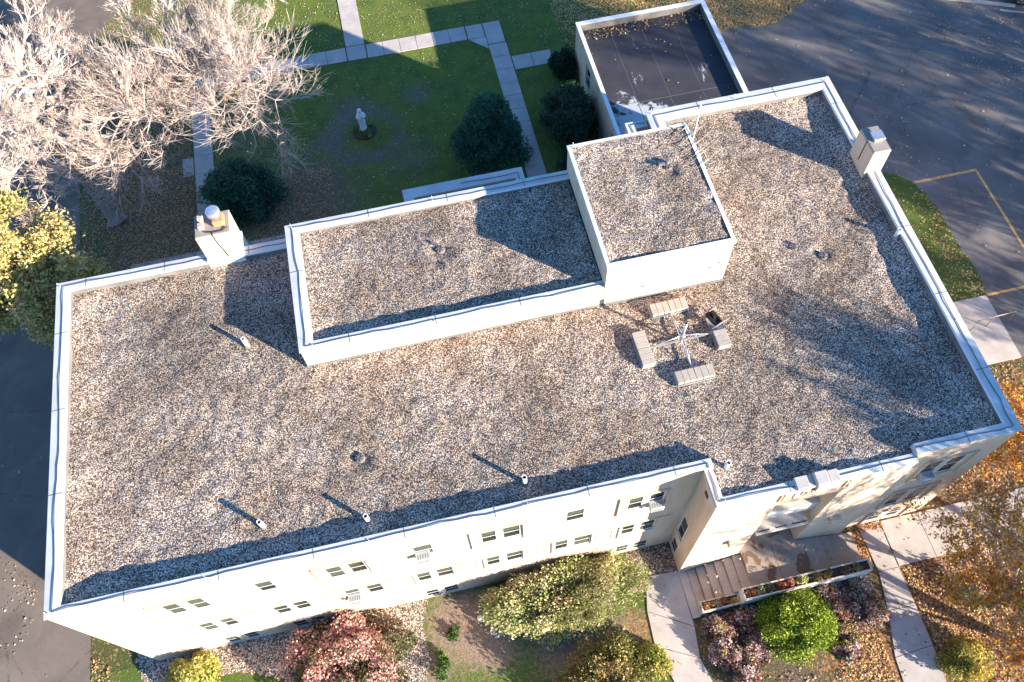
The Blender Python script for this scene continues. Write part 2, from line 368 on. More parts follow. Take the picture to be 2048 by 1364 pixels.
# front ground
patch('front_leafy_ground', 26.2, -46, 60, 4.21, .004, M['litterg'], step=.4, base=(.75, .25), blobs=[(29, -6, 3.4, .5, 0), (35, 3, 3, -.2, 0), (32, -2, 3, .1, .1), (33, -8, 5, .3, .1)])
patch('front_bed', -2.6, -46, 18.6, .0, .002, M['dirtg'], step=.25, base=(.12, .05), blobs=[(11.2, -1.2, 1.4, .1, .9), (15.2, -2.8, 1.6, .15, .8), (17.4, -2.6, .8, .4, .3), (12.2, -2.4, .8, .05, .6),
    (9.6, -3.2, .9, .0, .6), (-2.3, -.6, .8, .8, .1), (18.1, -3.2, .8, .6, .2), (16.5, -3.2, .7, 0, .6), (14, -3.5, 1.5, .1, 0)])
patch('entrance_bed', 19.2, -46, 26.9, -2.4, .006, M['litterg'], step=.25, base=(.55, .45), blobs=[(25.5, -6.2, 1.6, .9, -.5), (24.6, -7.4, 1.5, .5, -.3), (23, -5.8, .9, -.3, .5), (21, -7, 2, -.3, -.1), (26.3, -5.2, .8, .7, -.2)])
bed = [(-.25, 1.4), (-.9, .2), (-.55, -.9), (.4, -1.55), (1.6, -1.1), (2.4, -1.0), (3.2, -1.15), (4.3, -1.6), (6, -2.5), (7.8, -2.9), (9.4, -3.2), (9.9, -2.2), (9.75, -1.1), (10.1, -.1), (10.2, .02), (0, .02), (-.02, 1.4)]
patch('gravel_bed', -1, -3.3, 10.3, 1.5, .010, M['bedgravel'], step=.1, base=(1, 1), poly=bed)
def recol(o, v=(1, 1, 1)):
    a = o.data.color_attributes['Col']; a.data.foreach_set('color', np.tile([*v, 1.0], len(a.data)))
recol(bpy.data.objects['gravel_bed'])
g2 = patch('corner_gravel', 17.9, -1.18, 19.70, .0, .010, M['bedgravel'], step=.2, poly=[(17.9, -.2), (18.35, -1.1), (19.68, -1.18), (19.68, 0), (18, 0)], base=(1, 1)); recol(g2, (.75, .72, .70))
# paved paths; slabs are real slabs with grooves between them
def slabs(name, rects, z=.03, gap=.012, mat='concrete'):
    b = MB()
    for x0, y0, x1, y1, nx, ny in rects:
        for i in range(nx):
            for j in range(ny):
                ax = x0 + (x1 - x0) * i / nx; bx = x0 + (x1 - x0) * (i + 1) / nx; ay = y0 + (y1 - y0) * j / ny; by = y0 + (y1 - y0) * (j + 1) / ny
                b.box(ax + gap, ay + gap, -.02, bx - gap, by - gap, z + rnd.uniform(-.003, .003))
    return b
b = slabs('', [(18.42, 11.7, 19.40, 28.2, 1, 17), (10.82, 30.02, 11.86, 46, 1, 13), (10.82, 28.93, 11.86, 29.98, 1, 1), (11.9, 28.90, 17.4, 29.95, 6, 1), (2.3, 28.95, 10.78, 29.98, 8, 1), (17.44, 28.9, 18.38, 29.93, 1, 1),
               (18.42, 28.25, 19.38, 29.93, 1, 1), (19.44, 26.05, 21.55, 27.07, 2, 1), (2.32, 18.35, 3.28, 28.9, 1, 9), (1.72, 23.0, 2.28, 24.2, 1, 1), (-.9, 17.3, 8.2, 18.3, 8, 1)])
b.face([(17.45, 28.88, .026), (18.40, 27.9, .026), (18.40, 28.88, .026)])
tag(b.build('courtyard_path', M['concrete']), kind='structure')
def poly_slabs(name, L, R, z=.035, gap=.012):
    b = MB()
    for i in range(len(L) - 1):
        a, c, d, e = [Vector((*q, 0)) for q in (L[i], R[i], R[i + 1], L[i + 1])]
        u = (e - a).normalized() * gap
        top = [a + u, c + u, d - u, e - u]; top = [(p.x, p.y, z) for p in top]; bot = [(x, y, -.02) for x, y, _ in top]
        b.rings([bot, top] if (c - a).cross(e - a).z > 0 else [bot[::-1], top[::-1]])
    o = b.build(name, M['concrete']); tag(o, kind='structure'); return o
poly_slabs('entrance_path', [(19.66, -1.15), (19.64, -3.25), (19.48, -4.35), (19.75, -5.6), (20.4, -7.2), (21.5, -9.5), (23, -13)], [(18.42, -1.1), (18.1, -2.35), (18.02, -3.6), (18.35, -5.0), (19.1, -6.8), (20.1, -9.2), (21.5, -12.8)])
poly_slabs('front_path', [(26.98, -1.06), (27.05, -2.9), (26.8, -4.3), (26.35, -5.9), (26.25, -7.2), (26.3, -9.0), (26.4, -30)], [(27.84, -1.06), (27.84, -2.9), (27.86, -4.35), (27.84, -5.8), (27.74, -7.2), (27.8, -9.0), (27.9, -30)])
b = slabs('', [(27.88, -2.87, 34.0, -1.08, 4, 1), (34.0, -2.87, 40, -1.08, 4, 1)], .037); tag(b.build('side_path', M['concrete']), kind='structure')
b = MB(); b.box(29.52, 4.2, -.02, 36.67, 7.38, .05); tag(b.build('concrete_pad', M['concrete']), kind='structure')
b = MB()
for x0, y0, x1, y1 in ((36.4, 13.93, 39.6, 14.07), (39.5, 7.44, 39.62, 13.93), (36.75, 7.33, 39.5, 7.45), (39.62, 7.33, 48, 7.45), (42.5, 7.45, 42.62, 13.9)):
    b.box(x0, y0, 0, x1, y1, .006)
tag(b.build('parking_line', M['yellow']), kind='structure')
b = MB(); u = Vector((.91, -.415, 0)); n_ = Vector((.415, .91, 0))
for p0, L, w, h in ((Vector((40.2, 26.75, 0)), 7.2, .14, .12), (Vector((45.9, 23.75, 0)), 12, .12, .012)):
    q = [p0, p0 + u * L, p0 + u * L + n_ * w, p0 + n_ * w]; b.rings([[(v.x, v.y, 0) for v in q], [(v.x, v.y, h) for v in q]])
tag(b.build('kerb', M['concrete']), kind='structure')

# ------------------------------------------------------------------ main building
bld = empty('building', (14.7, 6, 0), label='large cream masonry building with flat gravel roofs and pale metal copings', cat='building')
bld_inv = Matrix.Translation((-14.7, -6, 0))
BP = []
def part(mb, name, mats, parent=None):
    o = mb.build(name, mats, parent or bld)
    if parent is None: o.matrix_parent_inverse = bld_inv
    BP.append(o); return o
def wall_holes(b, P, a0, a1, z0, z1, holes, depth=.05, mi=0, back=2):
    """P(a, z, d) maps along-wall, height, inward depth to a point"""
    xs = sorted({a0, a1, *[h[0] for h in holes], *[h[1] for h in holes]}); zs = sorted({z0, z1, *[h[2] for h in holes], *[h[3] for h in holes]})
    for i in range(len(xs) - 1):
        for j in range(len(zs) - 1):
            cx, cz = (xs[i] + xs[i + 1]) / 2, (zs[j] + zs[j + 1]) / 2
            if any(h[0] < cx < h[1] and h[2] < cz < h[3] for h in holes): continue
            b.face([P(xs[i], zs[j], 0), P(xs[i + 1], zs[j], 0), P(xs[i + 1], zs[j + 1], 0), P(xs[i], zs[j + 1], 0)], mi)
    for h in holes:
        d = h[4] if len(h) > 4 else depth
        u0, u1, w0, w1 = h[:4]
        b.face([P(u0, w0, 0), P(u0, w1, 0), P(u0, w1, d), P(u0, w0, d)], mi); b.face([P(u1, w0, 0), P(u1, w0, d), P(u1, w1, d), P(u1, w1, 0)], mi)
        b.face([P(u0, w0, 0), P(u0, w0, d), P(u1, w0, d), P(u1, w0, 0)], mi); b.face([P(u0, w1, 0), P(u1, w1, 0), P(u1, w1, d), P(u0, w1, d)], mi)
        if len(h) <= 4:
            e = d + .25; b.face([P(u0, w0, e), P(u1, w0, e), P(u1, w1, e), P(u0, w1, e)], back)
            for q in ((u0, w0, u0, w1), (u1, w0, u1, w1), (u0, w0, u1, w0), (u0, w1, u1, w1)):
                b.face([P(q[0], q[1], d), P(q[2], q[3], d), P(q[2], q[3], e), P(q[0], q[1], e)], back)
WIN = []   # (axis, fixed, a0, a1, z0, z1, kind)
pairs_top = [(2.68, 3.20, 3.42, 3.94), (7.70, 8.22, 8.40, 8.93), (12.62, 13.14, 13.32, 13.92), (17.46, 17.98, 18.16, 18.68)]
holesF = []
for a, b_, c_, d_ in pairs_top:
    for p, q in ((a, b_), (c_, d_)): holesF.append((p, q, 5.72, 6.95)); WIN.append(('y', 0, p, q, 5.72, 6.95, 'top'))
for p, q in ((5.55, 6.10), (10.47, 11.10), (15.40, 16.02)): holesF.append((p, q, 5.98, 7.02)); WIN.append(('y', 0, p, q, 5.98, 7.02, 'small'))
mids = [(2.70, 3.21, 3.41, 3.90), (5.21, 5.74, 5.88, 6.41), (7.66, 8.19, 8.41, 8.94), (10.16, 10.67, 10.85, 11.42), (12.62, 13.12, 13.32, 13.91), (15.06, 15.56, 15.74, 16.37), (17.48, 17.98, 18.16, 18.72)]
for a, b_, c_, d_ in mids:
    for p, q in ((a, b_), (c_, d_)):
        holesF.append((p, q, 2.74, 3.92)); WIN.append(('y', 0, p, q, 2.74, 3.92, 'mid'))
        if a in (2.70, 5.21, 10.16, 17.48, 15.06): holesF.append((p, q, .28, 1.12)); WIN.append(('y', 0, p, q, .28, 1.12, 'base'))
holesR = []
for z0, z1 in ((5.35, 6.95), (2.3, 3.95), (.28, 1.35)):
    for p, q in ((27.12, 27.72), (27.9, 28.48)): holesR.append((p, q, z0, z1)); WIN.append(('y', -1.01, p, q, z0, z1, 'right'))
holesS = [(-.57, -.12, 2.2, 3.95), (-.57, -.12, .3, 1.3)]
for h in holesS: WIN.append(('x', 19.68, h[0], h[1], h[2], h[3], 'side'))
w = MB(); WT = H - .06
Pf = lambda y: (lambda a, z, d: (a, y + d, z)); Px = lambda x: (lambda a, z, d: (x + d, a, z))
wall_holes(w, Pf(0), 0, 19.68, 0, WT, holesF)
wall_holes(w, Px(19.68), -1.22, 0, 0, WT, holesS)
ENT = (21.85, 24.05, 1.0, 6.93)
wall_holes(w, Pf(-1.22), 19.68, 26.1, 0, WT - .19, [(*ENT, .57)])
wall_holes(w, Pf(-1.01), 26.1, 29.5, 0, WT, holesR)
w.face([(26.1, -1.22, 0), (26.1, -1.01, 0), (26.1, -1.01, WT), (26.1, -1.22, WT - .19)])
# other outside walls
out = [(29.5, -1.01), (29.5, 14.17), (22.15, 14.17), (22.15, YB), (0, YB), (0, 0)]
for (xa_, ya_), (xb_, yb_) in zip(out[:-1], out[1:]): w.face([(xa_, ya_, 0), (xb_, yb_, 0), (xb_, yb_, WT), (xa_, ya_, WT)])
# entrance recess: back wall, ledge, spandrel, inner porch
w.face([(21.85, -.65, 3.5), (24.05, -.65, 3.5), (24.05, -.65, 4.2), (21.85, -.65, 4.2)]); w.face([(21.85, -.65, 6.4), (24.05, -.65, 6.4), (24.05, -.65, 6.93), (21.85, -.65, 6.93)])
for p, q in ((21.85, 22.15), (22.85, 22.98), (23.75, 24.05)): w.face([(p, -.65, 4.2), (q, -.65, 4.2), (q, -.65, 6.4), (p, -.65, 6.4)])
w.box(21.86, -.95, 4.15, 24.04, -.66, 4.85, 1)
w.face([(21.85, -.30, 1), (24.05, -.30, 1), (24.05, -.30, 3.4), (21.85, -.30, 3.4)], 1)
for x in (21.86, 24.04): w.face([(x, -.66, 1), (x, -.30, 1), (x, -.30, 3.4), (x, -.66, 3.4)])
w.face([(22.1, -.4, 4.9), (23.8, -.4, 4.9), (23.8, -.4, 6.5), (22.1, -.4, 6.5)], 2)
# raised mouldings round the window pairs, band over the middle row, panels between
def mould(x0, x1, z0, z1, y, t=.05, p=.075, top=True):
    for bx in ((x0, z1 - t, x1, z1), (x0, z0, x0 + t, z1 - t - .002), (x1 - t, z0, x1, z1 - t - .002)): w.box(bx[0], y - p, bx[1], bx[2], y, bx[3], 0)
for a, b_, c_, d_ in pairs_top: mould(a - .33, d_ + .12, 5.35, 7.16, 0)
mould(26.97, 28.72, 5.1, 7.1, -1.01); mould(26.97, 28.72, 2.12, 4.1, -1.01); mould(26.97, 28.72, .1, 1.5, -1.01)
w.box(2.3, -.055, 4.02, 19.2, 0, 4.07, 0)
for a, b_, c_, d_ in mids: mould(a - .1, d_ + .06, 2.45, 4.0, 0, .04, .05)
for x in (4.52, 6.98, 9.52, 11.98, 14.42, 16.86):
    mould(x - .30, x + .30, 2.62, 3.78, 0, .025, .022); w.box(x - .30, -.02, 2.60, x + .30, 0, 2.615)
    for z in (3.0, 3.35): w.box(x - .17, -.018, z, x + .17, 0, z + .02)
# ribs and frieze above the entrance, pilaster base course
for x in (21.80, 21.92, 23.92, 24.04): w.box(x, -1.27, 7.25, x + .04, -1.22, 7.88, 0)
w.box(21.80, -1.265, 6.99, 24.10, -1.22, 7.03); w.box(21.80, -1.255, 7.10, 24.10, -1.22, 7.125)
for i, (x, z, wd, ht) in enumerate([(22.28, 7.3, .05, .45), (22.28, 7.3, .18, .05), (22.52, 7.42, .05, .38), (22.62, 7.3, .04, .32), (22.62, 7.58, .16, .04), (22.62, 7.44, .12, .035), (22.84, 7.5, .04, .26), (22.84, 7.72, .16, .04), (22.93, 7.35, .035, .1), (23.06, 7.36, .035, .1), (23.1, 7.55, .04, .2), (23.24, 7.6, .04, .18)]):
    w.box(x, -1.255, z, x + wd, -1.22, z + ht)
w.box(19.66, -1.24, 0, 26.12, -1.20, .10, 1)
part(w, 'wall', [M['wall'], M['stone'], M['dark']])
# canopy over the door with bird spikes
c = MB(); c.box(21.98, -1.27, 3.38, 23.90, -.655, 3.52)
part(c, 'door_canopy', M['stone'])
for xa_, xb_ in ((22.03, 22.48), (22.72, 23.12), (23.30, 23.86)):
  c = MB(); c.box(xa_, -1.20, 3.521, xb_, -1.17, 3.53)
  for i in range(int((xb_ - xa_) / .04)):
    x = xa_ + .02 + i * .04 + rnd.uniform(-.01, .01)
    c.tube([(x, -1.18, 3.52), (x + rnd.uniform(-.04, .04), -1.18 + rnd.uniform(-.05, .05), 3.52 + rnd.uniform(.08, .15))], .007, 4, smooth=False)
  part(c, 'bird_spikes', M['black'])
d = MB(); d.box(22.35, -.36, 1.06, 22.94, -.31, 3.1); d.box(22.97, -.36, 1.06, 23.56, -.31, 3.1)
dr = part(d, 'door', m_plain('door_wood', (.22, .12, .06), .6, 0, 4, .2))
d = MB()
for x in (22.45, 23.07): d.box(x, -.37, 1.9, x + .39, -.361, 2.95)
d.build('pane', M['glass'], dr)
d = MB()
for x in (22.90, 23.0): d.tube([(x, -.40, 2.0), (x, -.40, 2.25)], .012, 6)
d.build('handle', M['galv'], dr)
# windows: one of each shape, parts linked
for ax, fx, a0, a1, z0, z1, kind in WIN:
    P = (lambda a, d, z: (a, fx + d, z)) if ax == 'y' else (lambda a, d, z: (fx + d, a, z))
    fr = MB()
    def bar(u0, u1, d0, d1, w0, w1, mb=None):
        q0 = P(u0, d0, w0); q1 = P(u1, d1, w1); (mb or fr).box(min(q0[0], q1[0]), min(q0[1], q1[1]), w0, max(q0[0], q1[0]), max(q0[1], q1[1]), w1)
    t = .035; e = .002
    bar(a0 + e, a0 + t, .004, .026, z0 + e, z1 - e); bar(a1 - t, a1 - e, .004, .026, z0 + e, z1 - e); bar(a0 + t + e, a1 - t - e, .004, .026, z1 - t, z1 - e); bar(a0 + t + e, a1 - t - e, .004, .026, z0 + e, z0 + t)
    zm = (z0 + z1) / 2 - .03
    bar(a0 + t + e, a1 - t - e, .006, .026, zm - .014, zm + .014)
    f = part(fr, 'window', M['frame'])
    g_ = MB(); bar(a0 + t, a1 - t, .018, .022, z0 + t, zm - .014, g_); bar(a0 + t, a1 - t, .012, .016, zm + .014, z1 - t, g_); g_.build('pane', M['glass'], f)
    s_ = MB(); bar(a0 - .03, a1 + .03, -.045, .004, z0 - .075, z0 - .004, s_); s_.build('sill', M['sillm'], f)
    dz = rnd.choice((.30, .45, .6, .95)) * (z1 - z0 - .1); v_ = MB(); zz = z1 - .05
    while zz > z1 - .05 - dz: bar(a0 + .03, a1 - .03, .034, .044, zz - .04, zz, v_); zz -= .06
    v_.build('blind', M['blind'], f)
for p, q in ((22.15, 22.85), (22.98, 23.75)):
    fr = MB(); fr.box(p, -.66, 4.86, q, -.62, 4.93); fr.box(p, -.66, 6.33, q, -.62, 6.4); fr.box(p, -.66, 4.94, p + .05, -.62, 6.32); fr.box(q - .05, -.66, 4.94, q, -.62, 6.32); fr.box(p + .06, -.655, 5.55, q - .06, -.625, 5.6)
    f = part(fr, 'window', M['frame']); g_ = MB(); g_.box(p + .05, -.64, 4.93, q - .05, -.635, 6.33); g_.build('pane', M['glass'], f)
# small louvre on the left corner of the front, vent plaque in the return wall
v_ = MB()
for i in range(9): v_.box(.45, -.015, 1.25 + i * .09, 1.58, -.001, 1.29 + i * .09)
part(v_, 'louvre', M['sillm'])
v_ = MB(); v_.box(19.66, -.72, 7.5, 19.679, -.50, 7.75); part(v_, 'wall_vent', M['black'])

# copings and inside flashing
def parapet(outer, inner, z, zi, skip=(), over=.035, zo=None):
    n = len(outer); c = MB(); f = MB()
    def off(i, k):   # outward corner offset of the outer line
        p0, p1, p2 = [Vector((*outer[j % n], 0)) for j in (i - 1, i, i + 1)]
        d1 = (p1 - p0).normalized(); d2 = (p2 - p1).normalized(); n1 = Vector((d1.y, -d1.x, 0)); n2 = Vector((d2.y, -d2.x, 0))
        m = (n1 + n2); m = m / max(.3, m.dot(n1)); q = p1 + m * k; return (q.x, q.y)
    O = [off(i, over) for i in range(n)]; I = inner
    Mi = [((o[0] * .48 + q[0] * .52), (o[1] * .48 + q[1] * .52)) for o, q in zip(O, I)]
    Ie = [((q[0] * .965 + o[0] * .035), (q[1] * .965 + o[1] * .035)) for o, q in zip(O, I)]
    for i in range(n):
        if i in skip: continue
        j = (i + 1) % n; L = lambda A, zz: ((*A[i], zz), (*A[j], zz))
        a, b_ = L(O, z - .055); a2, b2 = L(O, z - .012); m1, m2 = L(Mi, z + .007); e1, e2 = L(Ie, z); i1, i2 = L(I, z - .012); k1, k2 = L(I, z - .085); q1, q2 = L(I, zi - .25)
        # flashing plane a hair outside the coping's inner drip
        c.face([a, b_, b2, a2], 0); c.face([a2, b2, m2, m1], 0); c.face([m1, m2, e2, e1], 1); c.face([e1, e2, i2, i1], 2); c.face([i1, i2, k2, k1], 2)
        o1, o2 = L(outer, z - .055); c.face([o1, o2, b_, a], 0)
        f.face([k1, k2, q2, q1], 0)
        p = Vector((*outer[i], 0)); e = Vector((*outer[j], 0)); ln = (e - p).length; dd = (e - p).normalized(); nn = Vector((dd.y, -dd.x, 0))
        wd = abs((Vector((*I[i], 0)) - p).dot(nn))
        s = rnd.uniform(1.2, 2.2)
        while s < ln - .8:
            qa = p + dd * s + nn * over; qb = qa - nn * (wd + over) * .48; qc = qa - nn * (wd + over) * .96
            for u_, v2, za, zb in ((qa, qb, z - .011, z + .008), (qb, qc, z + .008, z + .001)):
                x = dd * .011; c.face([(u_ - x).to_tuple()[:2] + (za + .004,), (u_ + x).to_tuple()[:2] + (za + .004,), (v2 + x).to_tuple()[:2] + (zb + .004,), (v2 - x).to_tuple()[:2] + (zb + .004,)], 3)
            s += rnd.uniform(2.7, 3.1)
    part(c, 'coping', [M['coping'], M['coping'], M['coping2'], M['seam']]); part(f, 'flashing', M['flash'])
    return Mi
ZM = H - .18
outer = [(0, 0), (19.68, 0), (19.68, -1.22)]; inner = [(.50, .30), (19.95, .30), (19.95, -.92)]
# left wing (front, left side, back up to the stair house) and return, middle, right wing
Lo = [(0, YB), (0, 0), (19.68, 0), (19.68, -1.22), (26.1, -1.22), (26.1, -1.01), (29.5, -1.01), (29.5, 14.17), (22.15, 14.17), (22.15, YB)]
Li = [(.43, 11.24), (.43, .28), (19.97, .28), (19.97, -.93), (26.13, -.93), (26.13, -.70), (29.06, -.70), (29.06, 13.64), (22.68, 13.64), (22.68, YB - .2)]
def seg_parapet(idx, z, capends=()):
    """a run of parapet through corner indices idx of Lo/Li"""
    n = len(idx); c = MB(); f = MB(); O = []
    for t_, i in enumerate(idx):
        p1 = Vector((*Lo[i], 0)); ns = []
        if t_ > 0: d_ = (p1 - Vector((*Lo[idx[t_ - 1]], 0))).normalized(); ns.append(Vector((d_.y, -d_.x, 0)))
        if t_ < n - 1: d_ = (Vector((*Lo[idx[t_ + 1]], 0)) - p1).normalized(); ns.append(Vector((d_.y, -d_.x, 0)))
        m_ = ns[0] if len(ns) == 1 else (ns[0] + ns[1]) / max(.3, (ns[0] + ns[1]).dot(ns[0])); q = p1 + m_ * .035; O.append((q.x, q.y))
    I = [Li[i] for i in idx]; mixp = lambda w_: [(o[0] * w_ + q[0] * (1 - w_), o[1] * w_ + q[1] * (1 - w_)) for o, q in zip(O, I)]
    Mi = mixp(.48); Ie = mixp(.04); W_ = [Lo[i] for i in idx]
    prof = [(W_, z - .055), (O, z - .055), (O, z - .012), (Mi, z + .007), (Ie, z), (I, z - .012), (I, z - .085)]; mi = [0, 0, 0, 1, 2, 2]
    for t_ in range(n - 1):
        for a in range(6):
            (A, za), (B, zb) = prof[a], prof[a + 1]
            c.face([(*A[t_], za), (*A[t_ + 1], za), (*B[t_ + 1], zb), (*B[t_], zb)], mi[a])
        f.face([(*I[t_], z - .085), (*I[t_ + 1], z - .085), (*I[t_ + 1], 7.6), (*I[t_], 7.6)])
        p = Vector((*O[t_], 0)); e = Vector((*O[t_ + 1], 0)); ln = (e - p).length; dd = (e - p).normalized(); s = rnd.uniform(1.4, 2.4)
        while s < ln - .8:
            r_ = s / ln; lp = lambda A: Vector((A[t_][0] * (1 - r_) + A[t_ + 1][0] * r_, A[t_][1] * (1 - r_) + A[t_ + 1][1] * r_, 0))
            qa = lp(O); nn = Vector((-dd.y, dd.x, 0)); wm = (lp(Mi) - qa).dot(nn); we = (lp(Ie) - qa).dot(nn); x = dd * .010
            c.box(0, 0, 0, .02, .012, .05, 3, Matrix.Translation(qa + Vector((0, 0, z - .055))) @ Matrix(((dd.x, nn.x * -1, 0, 0), (dd.y, nn.y * -1, 0, 0), (0, 0, 1, 0), (0, 0, 0, 1))))
            for (u_, za), (v2, zb) in (((0, z - .012), (wm, z + .007)), ((wm, z + .007), (we, z))):
                A_ = qa + nn * u_; B_ = qa + nn * v2
                c.face([((A_ - x).x, (A_ - x).y, za + .005), ((A_ + x).x, (A_ + x).y, za + .005), ((B_ + x).x, (B_ + x).y, zb + .005), ((B_ - x).x, (B_ - x).y, zb + .005)], 3)
            s += rnd.uniform(2.7, 3.1)
    for e in capends:
        c.face([(*W_[e], z - .055), (*O[e], z - .055), (*O[e], z - .012), (*Mi[e], z + .007), (*Ie[e], z), (*I[e], z - .012), (*I[e], ZG - .2), (*W_[e], ZG - .2)], 1)
    part(c, 'coping', [M['coping'], M['coping'], M['coping2'], M['seam']]); part(f, 'flashing', M['flash'])
    return Mi
# left wing: extra virtual corners at the stair house and at the join with the lower middle part
Lo.append((8.22, YB)); Li.append((8.22, 11.24)); Lo.append((19.68, -.03)); Li.append((19.97, -.03))
cab = [seg_parapet([10, 0, 1, 2, 11], H, (4,))]
Lo.append((19.70, -.03)); Li.append((19.97, -.03)); Lo.append((26.1, -1.22)); Li.append((26.1, -.93))
cab.append(seg_parapet([12, 3, 13], ZM))
Lo.append((26.1, -1.01)); Li.append((26.1, -.70))
cab.append(seg_parapet([14, 6, 7, 8, 9], H, (0,)))
# stair house (low) and lift house (tall)
def ph_walls(x0, x1, y0, y1, z):
    b = MB()
    for p, q in (((x0, y0), (x1, y0)), ((x1, y0), (x1, y1)), ((x1, y1), (x0, y1)), ((x0, y1), (x0, y0))): b.face([(*p, 7.5), (*q, 7.5), (*q, z), (*p, z)])
    return b
b = ph_walls(XA, XB, Y0, YB + .01, Z1 - .04); b.box(XA - .03, Y0 - .025, 7.8, XB, Y0, 8.02, 1); b.box(XA - .025, Y0, 7.8, XA, YB, 8.02, 1)
part(b, 'stair_house_wall', [M['wall'], M['flash']])
b = ph_walls(XB, XC, Y0 - .015, YB + .02, Z2 - .03); b.box(XB, Y0 - .045, 7.8, XC + .03, Y0 - .015, 8.02, 1); b.box(XC, Y0, 7.8, XC + .03, YB, 8.02, 1)
for px_, pz in ((19.6, 8.6), (21.9, 8.9), (22.2, 9.1)): b.box(px_, Y0 - .02, pz, px_ + .12, Y0 - .014, pz + .1, 1)
part(b, 'lift_house_wall', [M['wall'], M['flash']])
o4 = [(XA, Y0), (XB, Y0), (XB, YB), (XA, YB)]; i4 = [(XA + .45, Y0 + .30), (XB - .001, Y0 + .30), (XB - .001, YB - .33), (XA + .45, YB - .33)]
cab.append(parapet(o4, i4, Z1, Z1 - .27, skip=(1,)))
o5 = [(XB, Y0 - .015), (XC, Y0 - .015), (XC, YB + .02), (XB, YB + .02)]; i5 = [(XB + .10, Y0 + .09), (XC - .10, Y0 + .09), (XC - .10, YB - .08), (XB + .10, YB - .08)]
b = MB(); fl = MB(); ov = .03
Oe = [(XB - ov, Y0 - .045), (XC + ov, Y0 - .045), (XC + ov, YB + .05), (XB - ov, YB + .05)]
for i in range(4):
    j = (i + 1) % 4
    for (A, za), (B, zb), mi in (((Oe, Z2 - .13), (Oe, Z2), 0), ((Oe, Z2), (i5, Z2 + .012), 1), ((i5, Z2 + .012), (i5, Z2 - .2), 2), ((o5, Z2 - .13), (Oe, Z2 - .13), 0)):
        b.face([(*A[i], za), (*A[j], za), (*B[j], zb), (*B[i], zb)], mi)
part(b, 'coping', [M['coping'], M['coping2'], M['flash']])

# gravel roofs: height fields with berms at the edges and humps round the drains
def gravel_roof(name, poly, z, x0, y0, x1, y1, mounds, berm=.08, step=.11, dark=()):
    nx = int((x1 - x0) / step); ny = int((y1 - y0) / step); xs = np.linspace(x0, x1, nx + 1); ys = np.linspace(y0, y1, ny + 1); X, Y = np.meshgrid(xs, ys)
    D = np.full(X.shape, 9.)
    for (ax, ay), (bx, by) in zip(poly, poly[1:] + poly[:1]):
        L2 = (bx - ax) ** 2 + (by - ay) ** 2; t = np.clip(((X - ax) * (bx - ax) + (Y - ay) * (by - ay)) / L2, 0, 1); D = np.minimum(D, np.hypot(X - ax - t * (bx - ax), Y - ay - t * (by - ay)))
    Z = z + berm * 1.5 * np.exp(-(D / .7) ** 2) * (.5 + vnoise(X, Y, .9, 3)) + .05 * (vnoise(X, Y, .8, 1) - .5) + .03 * (vnoise(X, Y, 2.2, 2) - .5) + .05 * (vnoise(X, Y, 3.6, 5) - .5) + .03 * (vnoise(X, Y, 7, 6) - .5)
    dk = np.ones(X.shape)
    for mx_, my_, mr, mh in mounds:
        r = np.hypot(X - mx_, Y - my_); Z += mh * (np.exp(-((r - mr) / (mr * .45)) ** 2) - 1.3 * np.exp(-(r / (mr * .5)) ** 2))
    for bx, by, br, amt in dark: dk *= 1 - amt * np.exp(-((X - bx) ** 2 + (Y - by) ** 2) / (br * br))
    dk *= 1 + .38 * np.exp(-(D / .75) ** 2) * np.clip(vnoise(X, Y, 1.3, 9) * 1.8 - .45, 0, 1)
    V = np.stack([X.ravel(), Y.ravel(), Z.ravel()], 1); ii, jj = np.meshgrid(np.arange(nx), np.arange(ny)); a = (jj * (nx + 1) + ii).ravel()
    F = np.stack([a, a + 1, a + nx + 2, a + nx + 1], 1); cx = V[F][:, :, 0].mean(1); cy = V[F][:, :, 1].mean(1)
    ok = np.zeros(len(F), bool)
    for ddx in (-.12, 0, .12):
        for ddy in (-.12, 0, .12): ok |= inside(cx + ddx, cy + ddy, poly)
    if name == 'roof_gravel': ok &= ~((cx > XA + .15) & (cx < XC - .15) & (cy > Y0 + .15))
    c_ = np.stack([dk.ravel() * 1.0, (.03 + .97 * dk).ravel() * 1.0, (.06 + .94 * dk).ravel()], 1)
    o = npmesh(name, V, F[ok], M['gravel'], bld, cols=c_, smooth=True); o.matrix_parent_inverse = bld_inv; return o
gravel_roof('roof_gravel', Li[:10], ZG, .35, -1.05, 29.2, 13.8, [(9.45, 2.9, .55, .05), (26.3, 6.7, .5, .05), (5.0, 2.2, .7, .03)], dark=[(4.5, 9.0, 2.2, .30), (3.4, 8.4, 1.2, .2), (9.5, 2.4, .9, .3), (24.5, 12.4, 1.6, .25), (25.5, 6.0, 1.2, .22), (22.5, 1.6, 2.2, .28), (24.2, 9, 2.5, -.12), (12.5, 5.3, 3, -.12), (6, 4, 2, -.1), (2, 1.6, 2, -.08), (14, 1.8, 2.4, .15), (26.8, 6.0, .8, .25)])
gravel_roof('stair_house_gravel', i4, Z1 - .27, XA + .3, Y0 + .2, XB, YB - .2, [(13.3, 9.4, .6, .05)], .05, dark=[(12.6, 10.7, 1.5, .30), (13.7, 9.0, .7, .25), (11, 10.9, 1.2, .15)])
gravel_roof('lift_house_gravel', i5, Z2 - .05, XB + .05, Y0 + .05, XC - .05, YB, [(21.4, 9.8, .45, .04)], .01, dark=[(21.6, 9.7, .6, .25)])
